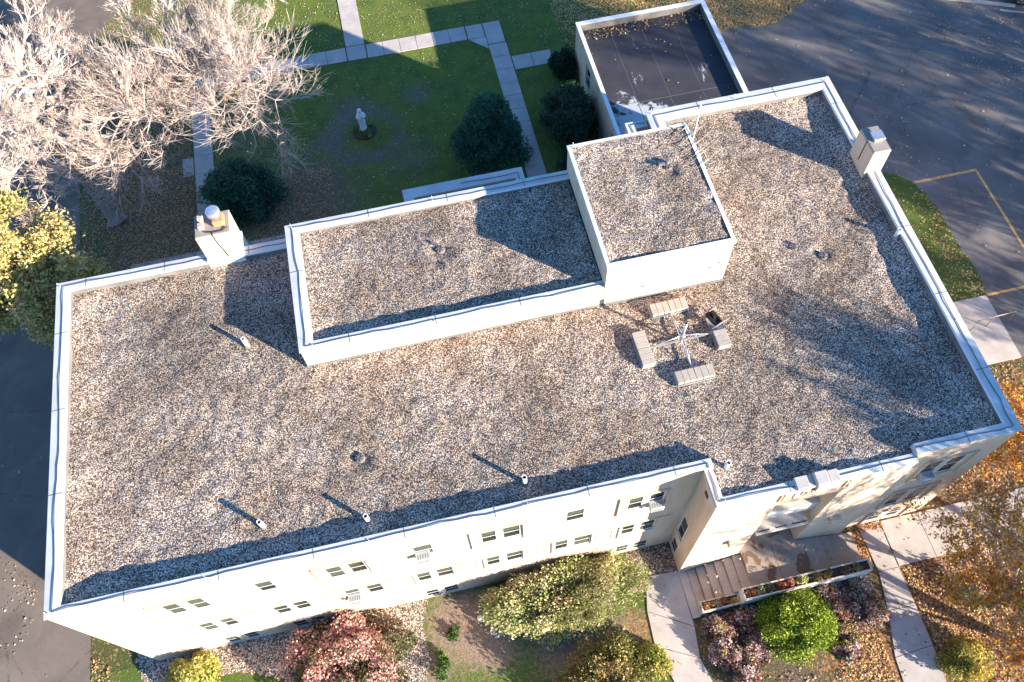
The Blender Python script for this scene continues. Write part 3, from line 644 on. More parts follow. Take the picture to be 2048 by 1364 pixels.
# small lower shaft between the lift house and the right wing, and the bay behind the stair house
b = MB(); SX0, SY = 21.30, 14.0; sz = 8.1
for p, q in (((SX0, YB), (SX0, SY)), ((SX0, SY), (22.15, SY))): b.face([(*p, 0), (*q, 0), (*q, sz - .05), (*p, sz - .05)])
b.face([(SX0 + .3, YB, 7.2), (22.149, YB, 7.2), (22.149, SY - .3, 7.2), (SX0 + .3, SY - .3, 7.2)], 1)
b.face([(SX0 + .3, YB, 7.2), (SX0 + .3, SY - .3, 7.2), (SX0 + .3, SY - .3, sz), (SX0 + .3, YB, sz)]); b.face([(SX0 + .3, SY - .3, 7.2), (22.149, SY - .3, 7.2), (22.149, SY - .3, sz), (SX0 + .3, SY - .3, sz)])
part(b, 'shaft_wall', [M['wall'], M['flash']])
b = MB(); b.box(SX0 - .03, YB + .03, sz - .1, SX0 + .32, SY + .03, sz); b.box(SX0 + .322, SY - .32, sz - .1, 22.10, SY + .03, sz - .002); part(b, 'coping', M['coping'])
BX0, BX1, BY, bz = 12.42, 17.05, 13.55, 7.3
b = MB()
for p, q in (((BX0, YB), (BX0, BY)), ((BX0, BY), (BX1, BY)), ((BX1, BY), (BX1, YB))): b.face([(*p, 0), (*q, 0), (*q, bz - .05), (*p, bz - .05)])
for p, q in (((BX0 + .36, YB), (BX0 + .36, BY - .42)), ((BX0 + .36, BY - .42), (BX1 - .30, BY - .42)), ((BX1 - .30, BY - .42), (BX1 - .30, YB))): b.face([(*p, 6.5), (*q, 6.5), (*q, bz - .02), (*p, bz - .02)], 1)
part(b, 'bay_wall', [M['wall'], M['flash']])
b = MB(); b.box(BX0 - .03, YB + .05, bz - .1, BX0 + .37, BY - .43, bz); b.box(BX1 - .31, YB + .05, bz - .1, BX1 + .03, BY - .43, bz); b.box(BX0 - .03, BY - .43, bz - .1, BX1 + .03, BY + .03, bz + .003); part(b, 'coping', M['coping'])
gravel_roof('bay_gravel', [(BX0 + .3, YB), (BX1 - .25, YB), (BX1 - .25, BY - .35), (BX0 + .3, BY - .35)], 6.98, BX0 + .2, YB - .05, BX1 - .15, BY - .3, [], .03)
# lightning conductor cable along every coping, with small air terminals
def wavy(path, z, r=.013, closed=False):
    pts = []
    for (x0, y0), (x1, y1) in zip(path[:-1], path[1:]):
        L = math.hypot(x1 - x0, y1 - y0); n = max(2, int(L / .45)); nx_, ny_ = -(y1 - y0) / L, (x1 - x0) / L
        for i in range(n):
            t = i / n; o_ = rnd.gauss(0, .014) + .02 * math.sin(t * L * 1.3 + x0); pts.append((x0 + (x1 - x0) * t + nx_ * o_, y0 + (y1 - y0) * t + ny_ * o_, z + abs(rnd.gauss(0, .006))))
    pts.append((*path[-1], z)); return pts
cb = MB()
for i, (mi_, z) in enumerate(zip(cab[:3], (H, ZM, H))):
    cb.tube(wavy(mi_, z + .020), .011, 5)
cb.tube(wavy([cab[3][1], cab[3][0], cab[3][3], cab[3][2]], Z1 + .020), .011, 5)
cb.tube(wavy([(SX0 + .14, YB + .1), (SX0 + .14, SY - .14), (22.0, SY - .14)], sz + .015), .012, 5)
cb.tube(wavy([(BX0 + 2.2, BY - .2), (BX1 - .15, BY - .2), (BX1 - .15, YB)], bz + .015), .011, 5)
cb.tube(wavy([(XB, Y0 - .052), (XC, Y0 - .052)], Z2 - .05), .008, 5)
part(cb, 'lightning_cable', M['cable'])
for x, y, z in ((.1, 11.45, H), (.1, .1, H), (8.4, 11.45, Z1), (8.6, 6.66, Z1), (13.4, 11.45, Z1), (12.6, 6.6, Z1), (18.5, 11.5, Z2), (22.3, 14.05, H), (29.3, 14.0, H), (25.6, 14.0, H), (29.3, 10.9, H), (29.3, 7.0, H), (29.3, 3.0, H), (29.3, -.85, H), (26.3, -.9, H), (20.0, -1.05, ZM), (19.8, .15, H), (14.2, .12, H), (9.4, .12, H), (4.6, .12, H)):
    a = MB(); a.tube([(x, y, z), (x, y, z + .26)], .007, 5); a.tube([(x, y, z), (x, y, z + .04)], .02, 6); part(a, 'air_terminal', M['galv'])

# vent pipes
def pipe(x, y, z0, h, r=.075, lean=0, mat='pvc', kind='vent_pipe'):
    p = MB(); p.lathe([(r, z0 - .1), (r, z0 + h), (r * .8, z0 + h), (r * .8, z0 + h - .12)], x, y, 18); o = part(p, kind, M[mat])
    q = MB(); q.lathe([(r * .79, z0 + h - .13), (r * .79, z0 + h - .12)], x, y, 14); q.build('pipe_opening', M['pipein'], o)
    c_ = MB(); c_.lathe([(r * 1.6, z0 - .05), (r * 1.5, z0 + .05), (r * 1.02, z0 + .11)], x, y, 16); c_.build('pipe_collar', M['lead'], o)
for p_ in ((6.25, 7.80, .50), (6.28, 1.40, .50), (9.42, .84, .53), (14.30, .93, .55), (29.0, 6.70, .55), (20.42, -.04, .55)): pipe(p_[0], p_[1], ZG, p_[2])
# drains: dark ring strainers
for x, y, z in ((9.45, 2.9, ZG), (26.3, 6.6, ZG), (13.3, 9.5, Z1 - .27), (13.3, 8.75, Z1 - .27), (21.42, 9.95, Z2 - .05), (25.45, 7.2, ZG), (.62, 9.6, ZG)):
    d_ = MB(); d_.lathe([(.16, z - .05), (.16, z + .035), (.13, z + .05), (.05, z + .06)], x, y, 14)
    for i in range(8):
        t = i * math.pi / 4; d_.box(-.012, .06, 0, .012, .15, .09, 0, Matrix.Translation((x, y, z)) @ Matrix.Rotation(t, 4, 'Z'))
    part(d_, 'roof_drain', M['lead'])
d_ = MB(); d_.box(13.0, 9.72, Z1 - .27, 13.28, 9.80, Z1 - .14, 0, Matrix.Translation((13.1, 9.7, 0)) @ Matrix.Rotation(-.6, 4, 'Z') @ Matrix.Translation((-13.1, -9.7, 0))); part(d_, 'roof_drain_guard', M['lead'])
d_ = MB(); d_.box(21.1, 9.98, Z2 - .06, 21.32, 10.06, Z2 + .1, 0); d_.lathe([(.08, Z2 - .1), (.08, Z2 + .12), (.05, Z2 + .14)], 21.42, 10.05, 12); part(d_, 'roof_drain_guard', M['lead'])
# chimneys
def chimney(name, x0, y0, x1, y1, z0, z1, cabx, side):
    b = MB(); b.box(x0, y0, z0, x1, y1, z1); c = part(b, name, M['wall'])
    t = MB(); t.rings([[(x0 - .012, y0 - .012, z1 - .04), (x1 + .012, y0 - .012, z1 - .04), (x1 + .012, y1 + .012, z1 - .04), (x0 - .012, y1 + .012, z1 - .04)], [(x0 + .02, y0 + .02, z1 + .03), (x1 - .02, y0 + .02, z1 + .03), (x1 - .02, y1 - .02, z1 + .03), (x0 + .02, y1 - .02, z1 + .03)]])
    t.build('chimney_cap', M['crown'], c)
    f = MB(); f.box(x0 - .04, y0 - .04, z0, x1 + .04, y1 + .04, z0 + .09 if z0 > 5 else H + .09); f.build('flashing_collar', M['coping2'], c); return c
c = chimney('chimney', 5.28, 11.26, 6.47, 12.22, 0, 9.72, 0, 0)
b = MB(); b.box(5.93, 11.55, 9.74, 6.33, 11.98, 10.0, b=.03); b.build('chimney_pot', M['terra'], c)
b = MB(); b.lathe([(.14, 9.98), (.14, 10.14), (.24, 10.15), (.24, 10.33), (.19, 10.36), (0.02, 10.38)], 6.08, 11.80, 24); b.build('flue_cowl', M['galv'], c)
b = MB(); b.box(5.42, 11.55, 9.74, 5.62, 11.76, 9.92, b=.02); b.box(5.43, 11.86, 9.74, 5.63, 12.06, 9.96, b=.02); b.build('chimney_pot', m_plain('pale_clay', (.55, .36, .27), .8, 0, 9, .2), c)
b = MB(); b.tube([(5.62, 11.42, 9.78), (5.9, 11.36, 9.77), (6.2, 11.36, 9.77), (6.4, 11.45, 9.8)], .018, 6); b.tube([(5.87, 11.36, 9.77), (5.87, 11.245, 9.76), (5.90, 11.24, 9.3), (5.98, 11.235, 8.8), (6.02, 11.23, 8.45)], .015, 6); b.build('lightning_cable', M['cable'], c)
c = chimney('chimney', 28.93, 9.42, 29.58, 10.58, 7.5, 9.38, 0, 0)
b = MB(); b.box(29.12, 9.86, 9.41, 29.44, 10.20, 9.52); b.box(29.07, 9.82, 9.522, 29.50, 10.25, 9.57, b=.012); b.build('flue_cowl', M['galv'], c)
b = MB(); b.tube([(28.915, 10.0, 9.38), (28.915, 10.0, 8.4)], .015, 6); b.build('lightning_cable', M['cable'], c)
# carved crest over the entrance
b = MB(); y0c, y1c = -1.27, -.88
b.box(22.20, y0c, ZM - .05, 22.60, y1c, ZM + .13, b=.015); b.box(22.62, y0c, ZM - .05, 22.78, y1c, ZM + .05); b.box(22.80, y0c - .03, ZM - .05, 23.22, y1c + .02, ZM + .20, b=.03); b.box(23.27, y0c, ZM - .05, 23.58, y1c, ZM + .09, b=.015)
b.box(22.84, y0c - .05, ZM - .4, 23.18, y0c + .01, ZM + .1, b=.02)
part(b, 'parapet_crest', m_concrete('weathered_stone', (.50, .47, .43)))
# wall lamps beside the entrance (box lanterns)
for i, x in enumerate((21.0, 24.72)):
    e = MB(); e.box(x, -1.40, 3.10, x + .34, -1.222, 3.48); e.box(x - .02, -1.42, 3.482, x + .36, -1.222, 3.52); part(e, 'wall_lamp', M['sillm'])

# ------------------------------------------------------------------ annex
ann = empty('annex_building', (25.8, 20, 0), label='low annex with dark wet membrane roof and white coping behind the main building', cat='annex')
ai = Matrix.Translation((-25.8, -20, 0))
def apart(mb, name, mats):
    o = mb.build(name, mats, ann); o.matrix_parent_inverse = ai; return o
ZA = 2.95; AX0, AX1, AY1 = 22.52, 29.15, 25.45
AX0b = 22.42
b = MB()
wall_holes(b, lambda a, z, d: (AX0 + d, a, z), 14.18, AY1 + .0, 0, ZA - .05, [(22.6, 23.4, .9, 2.2), (18.2, 18.9, .9, 2.2)])
for p, q in (((AX0, AY1), (AX1, AY1)), ((AX1, AY1), (AX1, 14.18))): b.face([(*p, 0), (*q, 0), (*q, ZA - .05), (*p, ZA - .05)])
apart(b, 'wall', [M['wall'], M['stone'], M['dark']])
for y in (22.6, 18.2):
    b = MB(); b.box(AX0 + .05, y, .9, AX0 + .1, y + .05, 2.2); b.box(AX0 + .05, y + .75 if y > 20 else y + .65, .9, AX0 + .1, y + .8 if y > 20 else y + .7, 2.2); b.box(AX0 + .05, y + .06, 1.5, AX0 + .1, y + .64, 1.55)
    f = apart(b, 'window', M['frame']); g_ = MB(); g_.box(AX0 + .075, y + .05, .9, AX0 + .08, y + .65, 2.2); g_.build('pane', M['glass'], f)
b = MB(); ad = .42
for x0, y0, x1, y1, m in ((AX0 - .04, 14.2, AX0 + .14, AY1 + .04, 0), (AX0 + .142, AY1 - .22, AX1 - .202, AY1 + .04, 0), (AX1 - .2, 14.2, AX1 + .04, AY1 + .04, 0)): b.box(x0, y0, ZA - .09, x1, y1, ZA + (0 if m == 0 else .002))
apart(b, 'coping', M['coping2'])
b = MB(); zr = ZA - .38
b.box(AX0 + .14, 14.2, zr - .2, AX0 + .16, AY1 - .24, ZA - .01); b.box(AX0 + .16, AY1 - .24, zr - .2, AX1 - .2, AY1 - .22, ZA - .01); b.box(AX1 - .22, 14.2, zr - .2, AX1 - .2, AY1 - .24, ZA - .01)
apart(b, 'flashing', M['flash'])
nx, ny = 60, 100; xs = np.linspace(AX0 + .15, AX1 - .2, nx + 1); ys = np.linspace(14.2, AY1 - .22, ny + 1); X, Y = np.meshgrid(xs, ys)
Vv = np.stack([X.ravel(), Y.ravel(), np.full(X.size, zr)], 1); ii, jj = np.meshgrid(np.arange(nx), np.arange(ny)); a = (jj * (nx + 1) + ii).ravel(); F = np.stack([a, a + 1, a + nx + 2, a + nx + 1], 1)
sc = np.zeros(X.shape)
for bx, by, br in ((24.2, 22.3, .7), (24.6, 21.3, .6), (24.0, 20.5, .5), (26.4, 24.0, .5), (27.6, 20.8, .7), (28.0, 22.8, .6), (25.0, 23.7, .5), (28.0, 21.5, .4), (24.9, 20.0, .4)): sc += .9 * np.exp(-((X - bx) ** 2 + (Y - by) ** 2) / br ** 2)
wetm = np.clip(1.25 - (Y - 14.5) / 7.6 - np.abs(X - 23.8) * .10, 0, 1) 
cols = np.stack([np.clip(sc, 0, 1).ravel(), wetm.ravel(), np.zeros(X.size)], 1)
o = npmesh('roof_membrane', Vv, F, M['membrane'], ann, cols=cols); o.matrix_parent_inverse = ai
b = MB()
for x in (24.1, 25.7, 27.3): b.box(x, 14.2, zr, x + .02, AY1 - .24, zr + .006)
b.box(AX0 + .17, 19.9, zr, AX1 - .22, 19.92, zr + .005)
apart(b, 'membrane_seam', m_plain('seam_rubber', (.14, .13, .13), .7))
b = MB(); b.lathe([(.09, zr - .05), (.09, zr + .3), (.07, zr + .3), (.07, zr + .2)], 25.35, 17.5, 16); b.lathe([(.3, zr + .004), (.28, zr + .02), (.1, zr + .05)], 25.35, 17.5, 16); apart(b, 'vent_pipe', M['pvc'])
# ------------------------------------------------------------------ entrance steps, landing, planter
LZ = 1.05
st = empty('entrance_steps', (23, -1.8, 0), label='pair of concrete stair flights rising to a stained landing before the entrance', cat='steps')
si = Matrix.Translation((-23, 1.8, 0))
def spart(mb, name, mats):
    o = mb.build(name, mats, st); o.matrix_parent_inverse = si; return o
k = NT('landing_concrete', .8, .25)
c = k.ramp(k.noise(1.5, 6, .65), [(.3, (.27, .215, .17)), (.7, (.37, .30, .24))])  # base tone darkened to carry the partial shade on the landing
mp = k.n('ShaderNodeMapping'); mp.inputs['Scale'].default_value = (1.0, .75, 1); mp.inputs['Location'].default_value = (.35, .2, 0); k.l(k.pos(), mp.inputs[0])
stn = k.ramp(k.noise(1.35, 4, .5, vec=mp.outputs[0], dist=.3), [(.57, 0.0), (.60, 1.0)])
k.color(k.mix(stn, c, (.17, .11, .07))); M['landing'] = k.m
b = MB(); b.box(21.95, -2.52, 0, 23.12, -1.24, LZ); b.box(23.135, -2.52, 0, 24.32, -1.24, LZ); b.box(21.87, -1.24, .9, 24.03, -.32, LZ - .003); spart(b, 'landing', M['landing'])
for i in range(6):
    x0 = 19.98 + i * .33; b = MB(); b.box(x0, -2.52, 0, x0 + .325, -1.245, LZ * (i + 1) / 7, b=.008); b.box(x0 + .309, -2.51, LZ * (i + 1) / 7 - .01, x0 + .324, -1.25, LZ * (i + 1) / 7 + .004, 1); spart(b, 'step', [M['concrete2'], M['creaseshade']])
b = MB(); b.box(19.66, -2.98, 0, 19.975, -1.245, .09); spart(b, 'bottom_slab', M['concrete'])
for i in range(6):
    x0 = 24.33 + i * .375; b = MB(); b.box(x0, -2.52, 0, x0 + .37, -1.245, LZ * (6 - i) / 7, b=.008); b.box(x0 + .001, -2.51, LZ * (6 - i) / 7 - .01, x0 + .016, -1.25, LZ * (6 - i) / 7 + .004, 1); spart(b, 'step', [M['concrete2'], M['creaseshade']])
pl = empty('planter_wall', (23, -2.8, 0), label='long stepped masonry planter wall along the entrance landing', cat='planter')
pi_ = Matrix.Translation((-23, 2.8, 0))
def trough(x0, x1, y0, y1, z, t=.05):
    b = MB(); b.box(x0, y0, 0, x1, y0 + t, z); b.box(x0, y1 - t, 0, x1, y1, z); b.box(x0, y0 + t, 0, x0 + t, y1 - t, z - .002); b.box(x1 - t, y0 + t, 0, x1, y1 - t, z - .002)
    o = b.build('trough', M['stone'], pl); o.matrix_parent_inverse = pi_
    s = MB(); s.box(x0 + t, y0 + t, 0, x1 - t, y1 - t, z - .1); q = s.build('soil', M['soil'], pl); q.matrix_parent_inverse = pi_
trough(19.98, 21.45, -2.93, -2.53, .62); trough(21.46, 26.35, -2.96, -2.53, 1.28)
# ------------------------------------------------------------------ handrail by the side pad
b = MB(); zr_ = .9
def P_(x, y, z): return (x, y, z)
b.tube([(35.2, 5.9, .05), (35.2, 5.9, .9), (36.9, 5.95, .9), (36.9, 5.95, .05)], .024, 8); b.tube([(35.9, 5.92, .05), (35.9, 5.92, .9)], .02, 8)
tag(b.build('handrail', M['rail']), 'bent brown pipe handrail standing on the pale concrete side pad', 'handrail')
# clean-out caps in the front bed
b = MB(); b.lathe([(.10, 0), (.10, .16), (.12, .16), (.12, .22), (.09, .24)], 11.95, -1.22, 20); tag(b.build('standpipe', M['pvc']), 'solid white capped pipe sticking out of the bare front bed', 'pipe')
b = MB(); b.lathe([(.09, 0), (.09, .18), (.06, .18), (.06, .05)], 12.3, -1.78, 20); tag(b.build('standpipe', M['pvc']), 'open white pipe ring by the edging log in the front bed', 'pipe')
b = MB(); b.tube([(12.35, -2.0, .05), (12.9, -1.72, .06), (13.4, -1.45, .05)], .05, 8); tag(b.build('edging_log', M['bark']), 'pale wooden edging log lying beside the white pipe ring', 'log')

# ------------------------------------------------------------------ antenna mount with ballast blocks
am = empty('antenna_mount', (20.45, 4.50, ZG), label='galvanised four-armed antenna mast frame standing on the gravel roof', cat='antenna mount')
def mpart(mb, name, mats):
    o = mb.build(name, mats, am); return o
b = MB(); b.tube([(0, 0, .1), (0, 0, 1.28)], .055, 14); m_ = mpart(b, 'mast', M['galv'])
b = MB(); b.lathe([(.048, 1.282), (.046, 1.284)], 0, 0, 12); b.build('mast_opening', M['pipein'], m_)
b = MB(); b.lathe([(.09, .42), (.09, .50)], 0, 0, 12); b.build('collar', M['galv'], m_)
L = 1.3
for i in range(4):
    t = i * math.pi / 2 + .02; R4 = Matrix.Rotation(t, 4, 'Z')
    b = MB(); b.box(.05, -.022, .10, L, .022, .145, 0, R4); mpart(b, 'arm', M['galv'])
    b = MB(); p0 = R4 @ Vector((.06, 0, .46)); p1 = R4 @ Vector((L * .72, 0, .15)); b.tube([p0, p1], .018, 6); mpart(b, 'brace', M['galv'])
    b = MB(); y2 = .66 if i != 0 else .62; b.box(L - .24, -y2, .03, L + .26, y2, .045, 0, R4); b.box(L - .24, -y2, .045, L - .232, y2, .11, 0, R4); b.box(L + .252, -y2, .045, L + .26, y2, .11, 0, R4); mpart(b, 'ballast_tray', M['galv'])
proto = None
side = ['right', 'back', 'left', 'front']
spec = {1: [-.53, -.32, -.11, .11, .32, .53], 3: [-.53, -.32, -.11, .11, .32, .53], 2: [-.53, -.32, -.11, .11, .32, .53], 0: [-.50, -.29, -.08]}
ordn = ['first', 'second', 'third', 'fourth', 'fifth', 'sixth']
for s_, offs in spec.items():
    for j, o_ in enumerate(offs):
        if proto is None:
            b = MB(); b.box(-.215, -.10, 0, .215, .10, .19, b=.008); proto = b.build('concrete_block', M['block']); q = proto
        else: q = proto.copy(); COL.objects.link(q)
        t = s_ * math.pi / 2 + .02; c_ = Matrix.Rotation(t, 4, 'Z') @ Vector((L + .01, o_, 0))
        q.location = (20.45 + c_.x, 4.50 + c_.y, ZG + .047); q.rotation_euler = (0, 0, t + rnd.uniform(-.02, .02))
        frm = {0: 'from the front end', 1: 'from the right', 2: 'from the back', 3: 'from the left'}[s_]
        tag(q, 'tan ballast block, %s %s on the %s tray of the antenna mount' % (ordn[j], frm, side[s_]), 'concrete block', 'ballast blocks on the antenna mount')
# black bracket lying on the right tray
bk = empty('antenna_bracket', (21.72, 4.98, ZG + .24), .35, label='black metal bracket clamp resting on the right tray of the antenna mount', cat='bracket')
b = MB(); b.box(-.16, -.26, 0, .16, .26, .05); b.box(-.16, -.20, .052, -.10, .22, .14); b.box(.08, -.18, .052, .14, .2, .12); b.build('plate', M['black'], bk)
b = MB(); b.tube([(-.3, .27, .08), (.32, .27, .1)], .018, 6); b.tube([(-.34, -.3, .08), (.4, -.3, .1)], .022, 6); b.build('rod', M['rail'], bk)
b = MB(); b.box(-.06, -.05, .052, .04, .05, .2); b.box(-.02, .1, .052, .06, .16, .22); b.build('clamp', M['black'], bk)
# yagi antenna on the lift house edge
ya = empty('antenna', (22.66, 10.95, 9.6), label='tall thin white antenna mast with tan rods at the lift house edge', cat='antenna')
b = MB(); b.tube([(0, 0, 0), (0, 0, 2.3)], .022, 8); b.build('mast', M['pvc'], ya)
b = MB(); b.tube([(.15, -1.15, .72), (-.12, 1.0, .78)], .012, 6); b.build('boom', M['brass'], ya)
for i, (t, ln) in enumerate(((-1.1, .55), (-.75, .62), (-.62, .62), (-.3, .66), (.1, .72), (.5, .78))):
    b = MB(); u_ = Vector((.86, .50, 0)); p = Vector((.15 - .125 * (t + 1.15), t, .75)); b.tube([p - u_ * ln, p + u_ * ln], .0085, 5); b.build('antenna_rod', M['brass'], ya)

# ------------------------------------------------------------------ window air conditioners
def ac(label, x, y, z, w=.46, h=.32, d=.28):
    e = empty('air_conditioner', (x, y, z), label=label, cat='air conditioner', group='window air conditioners')
    b = MB(); b.box(-w / 2, -d, 0, w / 2, .05, h, b=.015); b.build('casing', M['acgrey'], e)
    b = MB()
    for i in range(7): b.box(-w / 2 + .05, -d - .004, .05 + i * .038, w / 2 - .05, -d, .068 + i * .038)
    for i in range(5): b.box(-w / 2 + .06 + i * .08, -d + .06, h, -w / 2 + .10 + i * .08, -d + .2, h + .003)
    b.build('grille', M['acgrille'], e)
ac('white air conditioner filling the small upper window between two window pairs', 10.72, 0, 6.02)
ac('white air conditioner in the lower window above the red smoke bush', 7.92, 0, 2.78)
ac('white air conditioner in the upper window nearest the wall corner', 18.42, 0, 5.76)
ac('air conditioner under crumpled wrap in the upper window of the right wing', 27.42, -1.01, 5.45, .48, .34)

# ------------------------------------------------------------------ car
car = empty('parked_car', (47.05, 23.86, 0), math.radians(-24.5), label='silver car parked by the kerb at the top right corner of the parking lot', cat='car')
prof = [(-.85, .35), (-.88, .55), (-.80, .72), (-.2, .88), (.35, .95), (1.05, 1.38), (1.6, 1.45), (2.5, 1.42), (3.05, 1.02), (3.5, .95), (3.62, .7), (3.6, .35)]
b = MB()
rr = []
for yy, s_ in ((0, .96), (.06, 1.0), (.9, 1.0), (1.68, 1.0), (1.74, .96)):
    rr.append([(1.37 + (x - 1.37) * (s_ if z < .9 else s_ * (.98 if 0.05 < yy < 1.7 else .9)), yy if z < .95 else .87 + (yy - .87) * .80, z * (1 if z > .4 else 1)) for x, z in prof])
b.rings(rr, 0, True, False); cb_ = b.build('body', M['carpaint'], car)
b = MB()
for y_, s_ in ((.045, -1), (1.70, 1)):
    q = [(.62, .98), (1.12, 1.33), (1.62, 1.38), (2.45, 1.35), (2.92, 1.0)]; b.face([(x, .87 + (y_ - .87) * (.80 if z > .95 else 1) * 1.012 + (0 if z > 1.1 else s_ * .01), z) for x, z in (q if s_ < 0 else q[::-1])])
b.face([(.42, .3, .975), (.42, 1.44, .975), (1.02, 1.40, 1.365), (1.02, .34, 1.365)]); b.face([(3.04, .3, 1.04), (2.55, .34, 1.40), (2.55, 1.40, 1.40), (3.04, 1.44, 1.04)]); b.build('car_window', M['carglass'], car)
for x in (0, 2.62):
    for y_ in (.02, 1.55):
        b = MB(); b.rings([[(x + .33 * math.cos(t), y_ + q, .33 + .33 * math.sin(t)) for t in [2 * math.pi * k_ / 24 for k_ in range(24)]] for q in (0, .2)], 0, True, True); t_ = b.build('tyre', M['tyre'], car)
        b = MB()
        yy = y_ - .006 if y_ < 1 else y_ + .2
        b.rings([[(x + .22 * math.cos(t), yy + q, .33 + .22 * math.sin(t)) for t in [2 * math.pi * k_ / 20 for k_ in range(20)]] for q in (0, .006)], 0); b.build('rim', M['rim'], t_)
        b = MB()
        for k_ in range(5): b.box(-.035, -.008, .06, .035, -.001, .20, 0, Matrix.Translation((x, yy if y_ < 1 else yy + .014, .33)) @ Matrix.Rotation(k_ * math.tau / 5 + .6, 4, 'Y'))
        b.build('rim_hole', M['tyre'], t_)
for y_ in (.15, 1.33): b = MB(); b.box(-.885, y_, .55, -.80, y_ + .28, .68, b=.02); b.build('headlight', M['carglass'], car)
b = MB(); b.tube([(45.05, 25.05, 0), (45.05, 25.05, .95)], .055, 10); b.lathe([(.055, .95), (.04, .99), (.01, 1.0)], 45.05, 25.05, 10); tag(b.build('bollard', M['pvc']), 'short white post standing by the kerb left of the silver car', 'post')

# ------------------------------------------------------------------ statue
b = MB(); sec = [(.19, 0, 1, 0), (.20, .10, 1, 0), (.185, .12, 1, 0), (.165, .14, .8, 0), (.160, .4, .82, 0), (.165, .7, .8, 0), (.195, .95, .70, .01), (.205, 1.05, .68, .02), (.19, 1.14, .66, .01), (.125, 1.22, .75, -.005), (.095, 1.26, .9, 0), (.105, 1.33, .95, .01), (.11, 1.38, .95, .01), (.095, 1.44, .95, .01), (.05, 1.48, .95, .01), (.01, 1.49, 1, .01)]
rr = []
for r, z, sy, oy in sec:
    ring = []
    for q in range(28):
        t = math.tau * q / 28; f = 1 + (.05 * math.sin(q * 2.7 + z * 2) if .15 < z < .95 else 0); ring.append((r * f * math.cos(t), -oy + r * f * sy * math.sin(t), z))
    rr.append(ring)
b.rings(rr, 0, True, True); sp = G(728, 259, 0)
stt = b.build('statue', M['statue']); stt.location = sp; stt.rotation_euler = (0, 0, .25)
tag(stt, 'white robed and veiled statue with joined hands standing in a small lawn bed', 'statue')
b = MB(); b.lathe([(.01, 1.24), (.055, 1.28), (.066, 1.34), (.06, 1.40), (.02, 1.44)], 0, -.062, 14, sy=.85); b.tube([(0, -.118, 1.36), (0, -.135, 1.325)], .011, 6); b.tube([(-.02, -.112, 1.295), (.02, -.112, 1.295)], .005, 5); b.build('face', M['statue'], stt)
b = MB()
for s_ in (-1, 1):
    b.tube([(s_ * .18, -.02, 1.08), (s_ * .19, -.08, .96), (s_ * .10, -.17, 1.0), (s_ * .025, -.20, 1.07)], [.065, .06, .05, .035], 10)
    for f_ in range(4): b.tube([(s_ * .012, -.19 - f_ * .010, 1.05 + f_ * .004), (s_ * .008, -.205 - f_ * .009, 1.13 + (.012 if f_ in (1, 2) else 0)), (s_ * .006, -.20 - f_ * .008, 1.175 + (.012 if f_ in (1, 2) else 0))], .007, 6)
    b.tube([(s_ * .016, -.175, 1.06), (s_ * .012, -.178, 1.12)], .008, 6)
b.build('arms', M['statue'], stt)
b = MB(); b.lathe([(.62, .004), (.55, .05), (.2, .07), (.01, .07)], sp.x + .02, sp.y - .12, 24, smooth=True); tag(b.build('flower_bed', M['soil']), kind='structure')

# ------------------------------------------------------------------ foliage
def leaf_quads(C, size, rngl, up=.35, aspect=.55, stretch=None):
    n = len(C); a = rngl.normal(size=(n, 3)); a[:, 2] *= .6
    if stretch is not None: a = a * .6 + stretch
    a /= np.linalg.norm(a, axis=1)[:, None]; nrm = rngl.normal(size=(n, 3)); nrm[:, 2] = np.abs(nrm[:, 2]) + up; b_ = np.cross(nrm, a); b_ /= np.linalg.norm(b_, axis=1)[:, None] + 1e-9
    s = (size * rngl.uniform(.6, 1.35, n))[:, None]; A = a * s; B = b_ * s * aspect
    V = np.stack([C - A, C + B, C + A, C - B], 1).reshape(-1, 3); return V, np.arange(4 * n).reshape(n, 4)
def pal(cols, n, rngl, jit=.18, idx=None):
    cols = np.array(cols); i = rngl.integers(0, len(cols), n) if idx is None else idx; return np.clip(cols[i] * rngl.uniform(1 - jit, 1 + jit, (n, 1)), 0, 1)
def limbs_arrays(segs):
    """segs: (p0, p1, r0, r1) -> tube arrays, 4-sided when thick, 3-sided when thin"""
    P0 = np.array([s[0] for s in segs], np.float32); P1 = np.array([s[1] for s in segs], np.float32); R0 = np.array([s[2] for s in segs]); R1 = np.array([s[3] for s in segs])
    VV, FF, off = [], [], 0
    for k_, msk in ((8, R0 > .07), (5, (R0 <= .07) & (R0 > .02)), (3, R0 <= .02)):
        if not msk.any(): continue
        p0, p1, r0, r1 = P0[msk], P1[msk], R0[msk], R1[msk]; d = p1 - p0; d /= np.linalg.norm(d, axis=1)[:, None] + 1e-9
        ref = np.where(np.abs(d[:, 2:3]) < .9, [[0, 0, 1.]], [[1., 0, 0]]); a = np.cross(d, ref); a /= np.linalg.norm(a, axis=1)[:, None]; b_ = np.cross(d, a); n = len(p0)
        t = np.arange(k_) * math.tau / k_; ca, sa = np.cos(t), np.sin(t)
        ring = a[:, None, :] * ca[None, :, None] + b_[:, None, :] * sa[None, :, None]
        V = np.concatenate([p0[:, None] + ring * r0[:, None, None], p1[:, None] + ring * r1[:, None, None]], 1)
        base = (np.arange(n) * 2 * k_)[:, None] + off; q = np.arange(k_); q2 = (q + 1) % k_
        F = np.stack([base + q, base + q2, base + k_ + q2, base + k_ + q], 2); VV.append(V.reshape(-1, 3)); FF.append(F.reshape(-1, 4)); off += n * 2 * k_
    return np.concatenate(VV), np.concatenate(FF)
